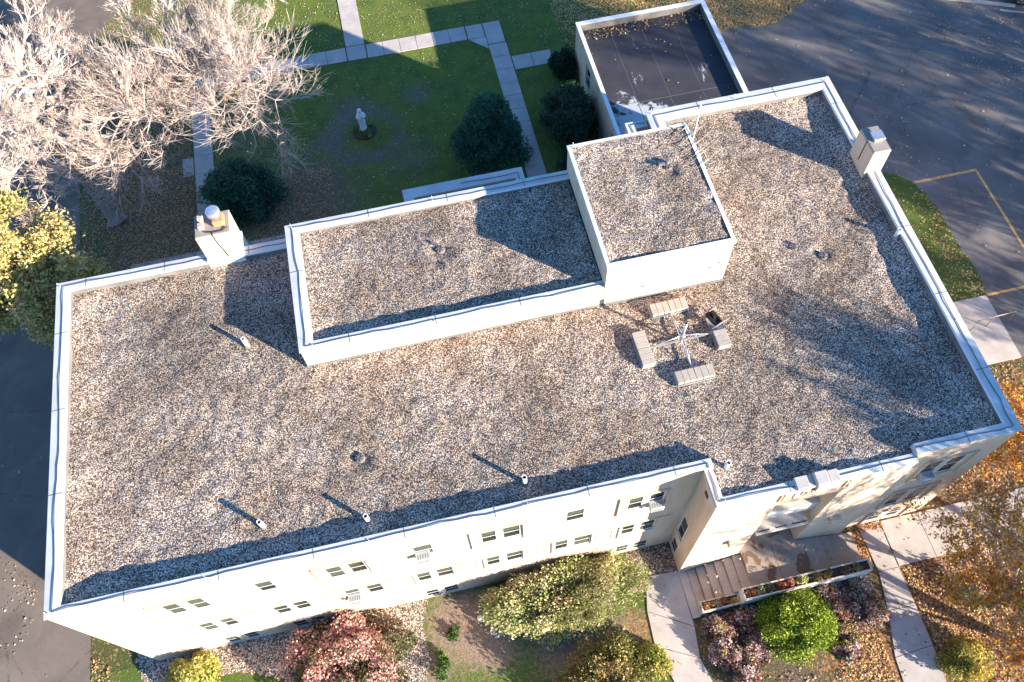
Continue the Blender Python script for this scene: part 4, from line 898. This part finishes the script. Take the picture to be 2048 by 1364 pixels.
def grow(segs, p, d, L, r, lev, rg, tips=None, spread=.52, nch=(5, 8), upb=.12, minL=.1, shrink=.6, mr=.0070):
    n = 4 if lev > 1 else (3 if lev == 1 else 2); pts = [p]; dd = d.copy()
    for i in range(n):
        dd = dd + np.array([rg.gauss(0, .11), rg.gauss(0, .11), rg.gauss(upb * .5, .08)]); dd /= np.linalg.norm(dd); pts.append(pts[-1] + dd * L / n)
    re = r * (.42 if lev > 0 else .5)
    for i in range(n): segs.append((pts[i], pts[i + 1], r + (re - r) * i / n, r + (re - r) * (i + 1) / n))
    if tips is not None and lev <= 1: tips.append((pts[-1], dd)); tips.append((pts[len(pts) // 2], dd))
    if lev == 0: return
    for c in range(rg.randint(*nch)):
        t = rg.uniform(.22, 1.0) * n; i = min(n - 1, int(t)); f = t - i; q = pts[i] * (1 - f) + pts[i + 1] * f
        ax = np.array([rg.gauss(0, 1), rg.gauss(0, 1), rg.gauss(.15, .7)]); ax -= ax.dot(dd) * dd; ax /= np.linalg.norm(ax) + 1e-9; cd = dd * rg.uniform(.65, 1) + ax * spread * rg.uniform(.6, 1.3) + np.array([0, 0, upb]); cd /= np.linalg.norm(cd)
        grow(segs, q, cd, max(minL, L * shrink * rg.uniform(.7, 1.2)), max(mr, r * .46 * (1 - .3 * f)), lev - 1, rg, tips, spread, nch, upb, minL, shrink, mr)
def bezier(p0, p1, p2, n):
    return [p0 * (1 - t) ** 2 + p1 * 2 * t * (1 - t) + p2 * t * t for t in np.linspace(0, 1, n + 1)]
def bare_tree(name, trunk, limbs, rt, seed, label, cat='tree', lev=3, leaf=None, nleaf=0, bark='bark', nch=(5, 9), lead=None, group=None, twig=.34, mr=.0070):
    """trunk: list of points; limbs: end points reached from the trunk top region"""
    rg = random.Random(seed); rl = np.random.default_rng(seed); base = np.array(trunk[0]); e = empty(name, base, label=label, cat=cat, group=group)
    ts = []; tr = [np.array(p, float) - base for p in trunk]
    n = len(tr) - 1
    for i in range(n): ts.append((tr[i], tr[i + 1], rt * (1 - .42 * i / n), rt * (1 - .42 * (i + 1) / n)))
    ts.insert(0, (tr[0] - np.array([0, 0, .05]), tr[0] + (tr[1] - tr[0]) * .12, rt * 1.55, rt * 1.0))
    segs = []; tips = []
    for k_, q in enumerate(limbs):
        q = np.array(q, float) - base; st_ = tr[-1] * rg.uniform(.92, 1.0) if k_ % 3 else tr[-2] * .4 + tr[-1] * .6; d = q - st_; L_ = np.linalg.norm(d)
        mid = st_ + d * .5 + np.array([rg.gauss(0, .35), rg.gauss(0, .35), L_ * .10]); pts = bezier(st_, mid, q, 9); r0 = rt * rg.uniform(.34, .5)
        for i in range(9):
            ra = r0 * (1 - .82 * i / 9); rb = r0 * (1 - .82 * (i + 1) / 9); segs.append((pts[i], pts[i + 1], ra, rb))
            if i >= 2:
                for c in range(2 if i < 8 else 3):
                    dd = (pts[i + 1] - pts[i]); dd /= np.linalg.norm(dd); ax = np.array([rg.gauss(0, 1), rg.gauss(0, 1), rg.gauss(.1, .8)]); ax -= ax.dot(dd) * dd; ax /= np.linalg.norm(ax)
                    cd = dd * rg.uniform(.5, .9) + ax * rg.uniform(.5, 1.0); cd /= np.linalg.norm(cd)
                    grow(segs, pts[i + 1], cd, L_ * twig * rg.uniform(.6, 1.15) * (1 - .35 * i / 9), rb * .62 + .006, lev - 1, rg, tips, nch=nch, mr=mr)
    V, F = limbs_arrays(ts); npmesh('trunk', V, F, M['trunkbark'] if bark == 'bark' else M[bark], e, smooth=True)
    V, F = limbs_arrays(segs); o = npmesh('branches', V, F, M[bark], e, smooth=True)
    if nleaf and tips:
        tp = np.array([t[0] for t in tips]); i = rl.integers(0, len(tp), nleaf); C = tp[i] + rl.normal(size=(nleaf, 3)) * .07; V, F = leaf_quads(C, .06, rl); npmesh('leaves', V, F, M['leaf'], e, cols=pal(leaf, nleaf, rl))
    return e, len(segs)
def v3(v): return (v.x, v.y, v.z)
tot = []
ORL = [(.42, .20, .06), (.34, .15, .05), (.50, .30, .10)]
# big pale bare tree in front of the left wing's far corner
tA = [(-1.55, 21.15, 0), (-2.0, 22.1, 1.7), v3(G(150, 335, 3.6)), v3(G(105, 285, 5.0)), v3(G(50, 240, 6.2)), v3(G(5, 205, 7.2))]
lA = [v3(G(*q)) for q in ((110, 60, 8), (200, 130, 6.5), (175, 190, 6), (60, 20, 9), (-60, 60, 9), (-120, 200, 9), (-80, 350, 8), (20, 400, 7), (95, 405, 6.5), (120, 350, 6.5), (200, 330, 5.2), (160, 250, 7), (-20, 280, 10), (60, 150, 10), (40, 330, 8.5), (130, 110, 8.5), (240, 200, 5.5))]
tot.append(bare_tree('bare_tree', tA, lA, .36, 3, 'big pale leafless tree whose leaning trunk rises beside the driveway edge', leaf=ORL, nleaf=500)[1])
# second bare tree whose crown hangs over the crossing of the courtyard paths
tB = [v3(G(352, 118, .0)), v3(G(346, 104, .9)), v3(G(342, 112, 2.2)), v3(G(336, 122, 3.4)), v3(G(330, 128, 4.6))]
lB = [v3(G(*q)) for q in ((262, 165, 6.6), (235, 300, 6.0), (205, 330, 6.0), (290, 290, 6.0), (350, 235, 6.0), (330, 180, 6.5), (180, 130, 7), (530, 60, 6.5), (550, 200, 6.0), (520, 240, 5.9), (530, 130, 6.2), (480, 40, 7), (440, -30, 7.5), (350, -40, 8), (240, 10, 7.5), (420, 110, 7), (480, 170, 6.4), (200, 260, 6.2), (470, 120, 7), (500, -10, 7), (450, 225, 6))]
tot.append(bare_tree('bare_tree', tB, lB, .26, 5, 'pale leafless tree spreading over the courtyard walk with a few dry leaves', leaf=ORL, nleaf=700)[1])

def ellipsoid_shrub(name, c, rx, ry, h, n, size, cols, seed, label, cat='shrub', clumps=26, group=None, mat='leaf', tips=None, tipfrac=.0, z0=0., aspect=.55, up=.35, cone=0., stems=5, spiky=0., shell=.55, rag=.22, loose=0.):
    """foliage as leaf clumps through an uneven dome; every leaf has its own colour"""
    rl = np.random.default_rng(seed); rg = random.Random(seed); e = empty(name, (c[0], c[1], z0), label=label, cat=cat, group=group)
    # clump centres over the dome
    cc = []; cr = []
    while len(cc) < clumps:
        u_, v_, w_ = rl.uniform(-1, 1), rl.uniform(-1, 1), rl.uniform(.0, 1)
        rad = math.sqrt(u_ * u_ + v_ * v_ + w_ * w_)
        if rad > 1 or rad < shell: continue
        k_ = 1 - cone * w_; s_ = rl.uniform(1 - rag, 1 + rag * .5)
        cc.append((u_ * rx * k_ * s_, v_ * ry * k_ * s_, .10 * h + w_ * h * .86 * s_)); cr.append(rl.uniform(.7, 1.3))
    cc = np.array(cc); cr = np.array(cr); R_ = (rx * ry * h) ** (1 / 3) * 1.15 / clumps ** (1 / 3)
    i = rl.integers(0, clumps, n); d = rl.normal(size=(n, 3)); d /= np.linalg.norm(d, axis=1)[:, None]; rr_ = rl.uniform(.35, 1, n) ** .6
    C = cc[i] + d * (rr_ * R_ * cr[i])[:, None] * np.array([1, 1, .85]); C[:, 2] = np.maximum(C[:, 2], .03)
    stretch = None
    if spiky > 0:
        o_ = C * np.array([1, 1, 1.0]); o_ = o_ / (np.linalg.norm(o_, axis=1)[:, None] + 1e-6); stretch = o_ * spiky + np.array([0, 0, .3])
        C = C + o_ * (rl.uniform(0, 1, n) ** 3 * R_ * .9)[:, None]
    V, F = leaf_quads(C, size, rl, up=up, aspect=aspect, stretch=stretch)
    tone = rl.uniform(.82, 1.18, clumps)[i][:, None]
    ci = (rl.integers(0, len(cols), clumps)[i] + (rl.random(n) < .45) * rl.integers(0, len(cols), n)) % len(cols)
    col = pal(cols, n, rl, .22, ci) * tone
    if tips is not None:
        top = (C[:, 2] > h * .35) & (rl.random(n) < tipfrac); hot = rl.random(clumps)[i] < .75; m_ = top & hot; col[m_] = pal(tips, int(m_.sum()), rl, .2)
    npmesh('foliage', V, F, M[mat], e, cols=np.clip(col, 0, 1))
    segs = []
    for s_ in range(stems):
        q = cc[rg.randrange(clumps)]; p0 = np.array([rg.gauss(0, rx * .08), rg.gauss(0, ry * .08), 0.]); m_ = p0 * .3 + q * .5 + np.array([0, 0, h * .1]); pt = bezier(p0, m_, q, 5)
        for a_ in range(5): segs.append((pt[a_], pt[a_ + 1], .03 * (1 - .15 * a_), .03 * (1 - .15 * (a_ + 1))))
    V, F = limbs_arrays(segs); npmesh('stem', V, F, M['bark2'], e); return e
EVG = [(.025, .085, .055), (.04, .12, .07), (.06, .16, .09), (.014, .055, .036)]
ellipsoid_shrub('evergreen_shrub', (4.72, 20.7), 1.75, 1.7, 2.5, 26000, .075, EVG, 21, 'round dark evergreen shrub beside the left courtyard walk', mat='needle', clumps=120, rag=.10, aspect=.35, shell=.6)
ellipsoid_shrub('evergreen_shrub', (17.0, 20.6), 1.85, 1.8, 4.1, 34000, .075, EVG, 22, 'tall cone shaped evergreen beside the long courtyard walk', mat='needle', clumps=150, rag=.08, cone=.55, aspect=.35, shell=.62)
ellipsoid_shrub('evergreen_shrub', (21.2, 21.3), 1.25, 1.7, 2.6, 20000, .07, [(.035, .08, .04), (.02, .055, .03), (.06, .09, .05)], 23, 'broad dark shrub against the left wall of the annex', mat='needle', clumps=90, rag=.15, aspect=.4)
ellipsoid_shrub('evergreen_shrub', (21.85, 25.3), .6, .8, 1.5, 6000, .06, [(.018, .05, .022), (.012, .035, .02)], 24, 'small green shrub near the far corner of the annex', mat='needle', clumps=35)
ellipsoid_shrub('evergreen_shrub', (21.3, 18.6), .95, .9, 1.3, 9000, .07, [(.04, .09, .07), (.03, .07, .055), (.05, .11, .08)], 25, 'low blue-green juniper between the annex and the lift house', mat='needle', clumps=50, spiky=.8)
# statue bed plants
for i, (dx, dy) in enumerate(((-.38, -.02), (-.2, -.28), (.05, -.35), (.25, -.22), (.12, -.5), (.34, .02))):
    lb = ['leftmost leafy plant in the bed under the white statue', 'pale hosta left of the statue foot in its bed', 'hosta right in front of the statue foot', 'hosta to the right front of the statue foot', 'pale green hosta at the front edge of the statue bed', 'rightmost leafy plant in the statue bed'][i]
    ellipsoid_shrub('bed_plant', (sp.x + dx, sp.y + dy), .13, .13, .16, 130, .06, [(.14, .22, .05), (.25, .32, .10), (.07, .13, .03)], 60 + i, lb, 'plant', clumps=6, group='plants round the statue', aspect=.5, stems=2, z0=.05)
# yellow-green autumn tree at the left edge
def leafy_tree(name, base, h, cr, crown, n, size, cols, seed, label, rt=.2, clumps=90, bark='bark2', tips=None, tipfrac=0, group=None, lev=2):
    rg = random.Random(seed); rl = np.random.default_rng(seed); e = empty(name, base, label=label, cat='tree', group=group); segs = []; tip = []
    top = np.array(crown) - np.array(base); tr = bezier(np.zeros(3), np.array([0, 0, top[2] * .4]), top * np.array([.6, .6, .62]), 6)
    V, F = limbs_arrays([(tr[i], tr[i + 1], rt * (1 - .09 * i), rt * (1 - .09 * (i + 1))) for i in range(6)]); npmesh('trunk', V, F, M[bark], e, smooth=True)
    cc = []
    while len(cc) < clumps:
        q = rl.uniform(-1, 1, 3)
        r_ = np.linalg.norm(q)
        if r_ > 1 or r_ < .35: continue
        cc.append(top + q * np.array([cr[0], cr[1], cr[2]]) * rl.uniform(.8, 1.12))
    cc = np.array(cc)
    for q in cc:
        s0 = tr[rg.randint(2, 6)]; pt = bezier(s0, s0 * .5 + q * .5 + np.array([0, 0, .3]), q, 4)
        for i in range(4): segs.append((pt[i], pt[i + 1], .05 * (1 - .2 * i), .05 * (1 - .2 * (i + 1))))
        dd = (q - s0) / np.linalg.norm(q - s0)
        for _ in range(3): grow(segs, q * .8 + s0 * .2, dd, .8, .012, 1, rg, tip, nch=(4, 6))
    V, F = limbs_arrays(segs); npmesh('branches', V, F, M[bark], e)
    tp = np.array([t[0] for t in tip]); i = rl.integers(0, len(tp), n); C = tp[i] + rl.normal(size=(n, 3)) * .17
    V, F = leaf_quads(C, size, rl, up=.2, aspect=.5); tone = rl.uniform(.8, 1.2, len(tp))[i][:, None]; ci = (rl.integers(0, len(cols), len(tp))[i] + (rl.random(n) < .4) * rl.integers(0, len(cols), n)) % len(cols)
    npmesh('leaves', V, F, M['leaf'], e, cols=np.clip(pal(cols, n, rl, .2, ci) * tone, 0, 1)); return e
YG = [(.54, .48, .17), (.60, .52, .22), (.44, .42, .14), (.62, .42, .17), (.30, .32, .10), (.60, .46, .24)]
leafy_tree('autumn_tree', (-4.2, 14.9, 0), 7, (3.0, 3.0, 3.3), (-3.0, 14.2, 6.2), 60000, .075, YG, 31, 'yellow-green autumn tree at the left corner of the long building', rt=.18, clumps=110)
# front garden shrubs
SMK = [(.08, .10, .035), (.05, .06, .03), (.13, .13, .05), (.16, .08, .05)]
ellipsoid_shrub('smoke_bush', (6.9, -1.75), 2.25, 1.65, 2.1, 44000, .055, SMK, 41, 'large rounded shrub with dusty pink leaf tufts against the front wall', clumps=120, tips=[(.60, .30, .27), (.66, .40, .35), (.50, .23, .22), (.62, .46, .36)], tipfrac=.8, stems=9, rag=.25)
ellipsoid_shrub('flowering_shrub', (15.2, -1.25), 2.95, 1.2, 1.9, 56000, .055, [(.32, .38, .12), (.50, .50, .24), (.18, .24, .07), (.60, .56, .33), (.40, .43, .17)], 42, 'wide spiky green shrub with pink tinged tips below the front windows', clumps=130, tips=[(.50, .32, .24), (.42, .40, .20)], tipfrac=.28, spiky=1.3, stems=12, rag=.2)
ellipsoid_shrub('yellow_shrub', (1.35, -.95), .95, .75, 1.1, 8000, .065, [(.46, .42, .10), (.34, .33, .07), (.24, .26, .06), (.52, .46, .16)], 43, 'bright yellow-green shrub near the left front corner of the building', clumps=36, rag=.3)
ellipsoid_shrub('olive_shrub', (16.1, -4.35), 1.75, 1.2, 1.4, 26000, .05, [(.24, .24, .07), (.32, .26, .10), (.17, .19, .06), (.36, .25, .11)], 44, 'broad olive and tan shrub at the bottom edge of the front lawn', clumps=70, spiky=.6)
ellipsoid_shrub('yellow_shrub', (17.75, -4.15), .55, .6, .8, 6000, .05, [(.38, .38, .08), (.28, .31, .06), (.48, .40, .12)], 45, 'small yellow-green shrub at the edge of the entrance path', clumps=30)
ellipsoid_shrub('globe_cedar', (23.1, -4.05), 1.2, 1.1, 1.8, 44000, .048, [(.18, .26, .02), (.26, .34, .03), (.10, .15, .015), (.34, .42, .05)], 46, 'vivid green globe shaped cedar in front of the planter wall', clumps=130, aspect=.4, rag=.05, spiky=.3, mat='needle')
BAR = [(.13, .07, .07), (.32, .22, .21), (.52, .42, .40), (.08, .045, .05), (.60, .50, .47), (.30, .12, .09), (.36, .30, .12)]
bars = [((20.55, -3.55), .65, .55, .75, 'dark purple barberry at the foot of the planter wall beside the entrance path'), ((21.5, -3.4), .6, .5, .8, 'purple barberry hugging the planter wall left of the green globe cedar'), ((20.45, -4.4), .65, .6, .7, 'silvery purple barberry with a red sprig along the entrance path'), ((21.45, -4.45), .6, .6, .65, 'greyish barberry just left of the globe cedar'),
        ((20.85, -5.3), .55, .55, .55, 'small reddish barberry nearest the bottom of the picture'), ((24.7, -3.2), .6, .5, .8, 'silvery barberry between the globe cedar and planter wall'), ((25.75, -3.3), .7, .55, .95, 'darkest barberry at the right end of the planter wall'), ((25.0, -4.2), .75, .65, .75, 'pale purple barberry right of the globe cedar'), ((25.95, -4.25), .6, .6, .7, 'barberry overhanging the right hand walk'), ((24.8, -5.1), .55, .5, .5, 'low pinkish barberry below and right of the globe cedar')]
for i, (c_, rx, ry, h_, lb) in enumerate(bars):
    ellipsoid_shrub('barberry_shrub', c_, rx, ry, h_, 5200, .042, BAR, 70 + i, lb, clumps=30, group='barberry shrubs before the planter', tips=[(.52, .10, .06), (.5, .16, .08), (.45, .42, .12)], tipfrac=.16, rag=.35)
ellipsoid_shrub('yellow_shrub', (28.62, -6.5), .78, .75, 1.0, 9000, .05, [(.45, .34, .06), (.34, .28, .05), (.52, .42, .10), (.2, .22, .05)], 47, 'golden yellow shrub beside the right hand walk', clumps=36)
for i, (x, y, s_, lb) in enumerate(((29.4, -3.6, .35, 'small dark twiggy plant near the corner of the right hand walk'), (29.9, -4.6, .45, 'small green tuft among the fallen leaves right of the walk'), (10.3, -2.2, .22, 'small bright green weed by the pebble bed edge'), (10.9, -1.5, .2, 'tiny green weed in bare soil near the capped pipe'), (10.2, -2.75, .28, 'yellowish weed clump below the pebble bed edge'))):
    ellipsoid_shrub('small_plant', (x, y), s_, s_, s_ * 1.1, 500, .045, [(.10, .18, .04), (.06, .12, .03)] if i else BAR, 90 + i, lb, 'plant', clumps=8, spiky=.8, stems=3)
# planter flowers
fl = ['orange and brown flower clump at the low left end of the planter', 'tan flower clump, second from the left planter end', 'rusty flower clump in the middle of the low planter', 'golden flower clump at the right of the low planter', 'red-brown flower clump at the start of the tall planter', 'cream and green clump, second in the tall planter', 'dark green clump before the landing', 'bright red flower clump at mid landing', 'coral red flower clump just right of the brightest red one', 'pale yellow-green clump right of the red flowers', 'green clump with orange leaves near the right steps', 'bushy orange-green clump above the right steps', 'brown clump near the right end of the planter', 'dark clump with yellow leaves at the right planter end']
fx = [20.2, 20.6, 20.95, 21.25, 21.75, 22.1, 22.5, 22.95, 23.35, 23.75, 24.3, 24.75, 25.3, 25.85]
fc = [[(.45, .25, .10), (.25, .12, .06)], [(.42, .30, .16), (.2, .12, .07)], [(.35, .16, .07), (.2, .1, .05)], [(.5, .36, .12), (.3, .2, .08)], [(.35, .13, .06), (.18, .1, .05)], [(.42, .42, .2), (.2, .22, .08)], [(.12, .16, .06), (.25, .2, .1)], [(.50, .12, .07), (.35, .10, .06)], [(.48, .18, .11), (.32, .13, .08)], [(.45, .45, .18), (.3, .3, .1)], [(.2, .22, .08), (.45, .2, .08)], [(.42, .2, .09), (.15, .18, .06)], [(.2, .12, .07), (.1, .08, .05)], [(.22, .2, .08), (.1, .08, .05), (.45, .38, .15)]]
for i in range(14):
    ellipsoid_shrub('planter_flower', (fx[i], -2.73 + rnd.uniform(-.03, .03)), .20, .15, .2, 420, .035, fc[i], 100 + i, fl[i], 'flowers', clumps=7, z0=.5 if i < 4 else 1.16, group='flowers along the planter', stems=2, up=.8)
# orange-leaved trees at the right of the front walk
ORG = [(.72, .30, .05), (.62, .22, .035), (.80, .44, .06), (.50, .18, .03), (.85, .58, .08), (.40, .20, .05)]
def in_tree(pxb, tops, rt, seed, label, nl, zt=2.2, lev=3, **kw):
    b0 = G(*pxb, 0); t_ = [v3(b0), (b0.x + .1, b0.y + .1, zt * .5), (b0.x + .15, b0.y + .05, zt)]
    return bare_tree('orange_leaved_tree', t_, [v3(G(*q)) for q in tops], rt, seed, label, leaf=ORG, nleaf=int(nl * 1.9), lev=lev, **kw)
tot.append(in_tree((1985, 1215), ((1890, 1020, 3.0), (1950, 1000, 4.0), (2040, 1020, 5), (2100, 1100, 5), (1920, 1100, 2.8), (2060, 1200, 4), (1990, 1080, 4.5), (2060, 960, 5.5), (2120, 1250, 4), (2000, 1180, 3), (1900, 1180, 2)), .10, 51, 'thin multi-stemmed tree with orange leaves over the side walk', 5200, 1.2, nch=(4, 6))[1])
tot.append(in_tree((2040, 900), ((2010, 800, 2.6), (2080, 760, 4), (2120, 860, 4), (2020, 860, 2.5), (2040, 930, 2.2), (1990, 930, 1.8), (2100, 950, 3)), .08, 52, 'orange-leaved sapling beyond the right front corner of the building', 4200, .9, nch=(4, 6))[1])
tot.append(in_tree((2080, 1330), ((2020, 1270, 2.6), (2050, 1210, 3.2), (2000, 1300, 2), (2130, 1250, 4), (2110, 1360, 3), (2040, 1340, 2)), .07, 53, 'twiggy tree with few rusty leaves near the bottom right corner', 1500, .8, nch=(4, 6))[1])
# tall bare trees outside the frame; they cast the branch shadows on roof, wall and parking lot
def tall_tree(x, y, h, r, seed, label, lev=3, nch=(4, 6), low=.55, nl=15):
    rg = random.Random(seed); lim = []
    for i in range(nl):
        a = i * 2.4 + rg.uniform(-.3, .3); q = rg.uniform(.45, 1); lim.append((x + r * q * math.cos(a), y + r * q * math.sin(a), h * rg.uniform(low, 1.0)))
    return bare_tree('tall_bare_tree', [(x, y, 0), (x + .1, y, h * .13), (x, y + .1, h * .26), (x + .1, y + .15, h * .38)], lim, .24, seed, label, lev=lev, nch=nch, mr=.017)
t1, n1 = tall_tree(36.0, -11.4, 10.8, 2.7, 81, 'bare tree south-east of the entrance, right of the front walk', nch=(5, 7), low=.5, nl=15); tot.append(n1)
t3, n3 = tall_tree(40.3, -10.1, 13.9, 2.2, 83, 'taller bare tree behind the one south-east of the entrance', nch=(6, 8), low=.62, nl=17); tot.append(n3)
t2, n2 = tall_tree(57, -2, 14.5, 5.2, 82, 'tall bare tree beyond the parking lot, nearest the side pad', nch=(5, 7)); tot.append(n2)
for i, (x, y, rz, s_, lb) in enumerate(((64, -3, 1.1, .9, 'second tall bare tree beyond the parking lot'), (52, 1, 2.3, .6, 'small bare tree in front of the other parking lot trees'), (56, 10.5, 4.0, .52, 'shorter bare tree at the far side of the parking lot'), (60, 13.5, 5.1, .5, 'lowest bare tree at the far corner of the parking lot'), (50, -4, 3.1, .6, 'bare tree between the front walk and the parking lot'), (61, 8, .4, .56, 'bare tree behind the short one at the parking lot'))):
    c_ = copy_tree(t2); c_.location = (x, y, 0); c_.rotation_euler = (0, 0, rz); c_.scale = (s_,) * 3; c_['label'] = lb
    c_['group'] = 'tall bare trees beyond the parking lot'
t2['group'] = 'tall bare trees beyond the parking lot'

# ------------------------------------------------------------------ fallen leaves (uncountable)
def scatter(name, regions, size, cols, seed, z=.02, mat='litter', up=1.6):
    rl = np.random.default_rng(seed); Cs = []
    for poly, n, zz in regions:
        xs = [p[0] for p in poly]; ys = [p[1] for p in poly]; X = rl.uniform(min(xs), max(xs), int(n * 1.6)); Y = rl.uniform(min(ys), max(ys), int(n * 1.6))
        w_ = vnoise(X, Y, 1.1, seed) * .6 + vnoise(X, Y, 3.3, seed + 1) * .4; ok = inside(X, Y, poly) & (rl.random(len(X)) < w_ * 1.6 - .1); X = X[ok][:n]; Y = Y[ok][:n]; Cs.append(np.stack([X, Y, np.full(len(X), zz) + rl.uniform(0, .03, len(X))], 1))
    C = np.concatenate(Cs); n = len(C); a = rl.normal(size=(n, 3)); a[:, 2] *= .25; a /= np.linalg.norm(a, axis=1)[:, None]; nr = rl.normal(size=(n, 3)) * .35; nr[:, 2] = 1; b_ = np.cross(nr, a); b_ /= np.linalg.norm(b_, axis=1)[:, None]; s = (size * rl.uniform(.6, 1.3, n))[:, None]
    V = np.stack([C - a * s, C + b_ * s * .7, C + a * s, C - b_ * s * .7], 1).reshape(-1, 3); V[:, 2] = np.maximum(V[:, 2], np.repeat(C[:, 2], 4) - .012)
    o = npmesh(name, V, np.arange(4 * n).reshape(n, 4), M[mat], cols=pal(cols, n, rl, .25)); tag(o, kind='stuff'); return o
LT = [(.42, .30, .16), (.50, .40, .26), (.36, .22, .10), (.28, .15, .07), (.55, .47, .34)]
GD = [(.50, .30, .11), (.58, .40, .18), (.42, .21, .07), (.62, .48, .26), (.34, .15, .05)]
R_ = lambda x0, y0, x1, y1: [(x0, y0), (x1, y0), (x1, y1), (x0, y1)]
scatter('fallen_leaves', [(R_(31.5, 8, 50, 30), 900, .01), (R_(42, 17, 50, 27), 700, .01), (R_(-16, 0, -3.2, 42), 260, .015), ([(-7.5, 1.6), (-5.6, 1.2), (-4.4, 2.6), (-4.6, 4.3), (-6, 5.2), (-8, 4)], 260, .012), (R_(27, -8, 27.9, -1.2), 60, .045), (R_(27.8, -2.9, 33, -1.1), 60, .045), (R_(18.2, -5, 19.6, -1.2), 14, .045), (R_(20, -2.5, 26, -1.3), 70, 1.06)], .045, LT, 201)
scatter('golden_leaf_litter', [([(29.3, 25.5), (30.6, 25.6)] + arc[:10] + [(38, 31), (29.3, 31)], 14000, .02), (R_(23, 25.8, 29.2, 33), 4000, .02), (strip, 800, .02), ([(26.0, -7.2), (26.2, -5.0), (25.2, -4.8), (23.9, -6.2), (24.3, -9)], 3000, .02), (R_(27.95, -9, 33, -3.0), 6500, .02), (R_(28.0, -4.4, 28.6, -2.95), 260, .02), ([(-2.5, .9), (-1.9, .6), (-1.7, -.6), (-2.2, -3), (-2.6, -3)], 420, .02)], .042, GD, 202)
scatter('brown_leaf_litter', [(R_(-3.2, 14, 2.2, 31), 17000, .02), (R_(3.4, 12, 9, 22), 5000, .02), (R_(29.6, -1.0, 40, 4.1), 6000, .02), (R_(28, -8, 34, -3), 1600, .02), (R_(20, -9, 26.5, -5.5), 1100, .02)], .043, [(.30, .15, .09), (.42, .23, .14), (.52, .33, .22), (.24, .11, .07), (.58, .34, .18)], 203)
scatter('lawn_leaves', [(R_(3.4, 12, 18.3, 28.8), 1500, .015), (R_(3.5, 30.1, 10.7, 40), 1500, .015), (R_(12, 30.1, 22, 40), 1500, .015), (R_(19.5, 14, 22, 40), 500, .015), (R_(-2, 31, 3.5, 37), 1400, .015)], .038, [(.30, .24, .10), (.42, .36, .2), (.5, .46, .34), (.28, .16, .08)], 204)
scatter('roof_leaves', [(R_(22.7, 24.4, 28.9, 25.2), 260, ZA - .36), (R_(22.8, 23.0, 28.9, 24.6), 25, ZA - .36), (R_(22.8, 16, 28.8, 23), 14, ZA - .36)], .05, GD, 205)
# drift of leaves blown against the foot of the right-hand steps
scatter('leaf_drift', [([(26.5, -1.25), (26.9, -1.25), (27.0, -1.8), (26.9, -2.6), (26.6, -2.3), (26.62, -1.6)], 900, .03), (R_(27.0, -1.35, 27.9, -1.02), 120, .04)], .05, [(.42, .19, .07), (.30, .13, .05), (.50, .28, .12)], 206)
print('branch segments', tot)
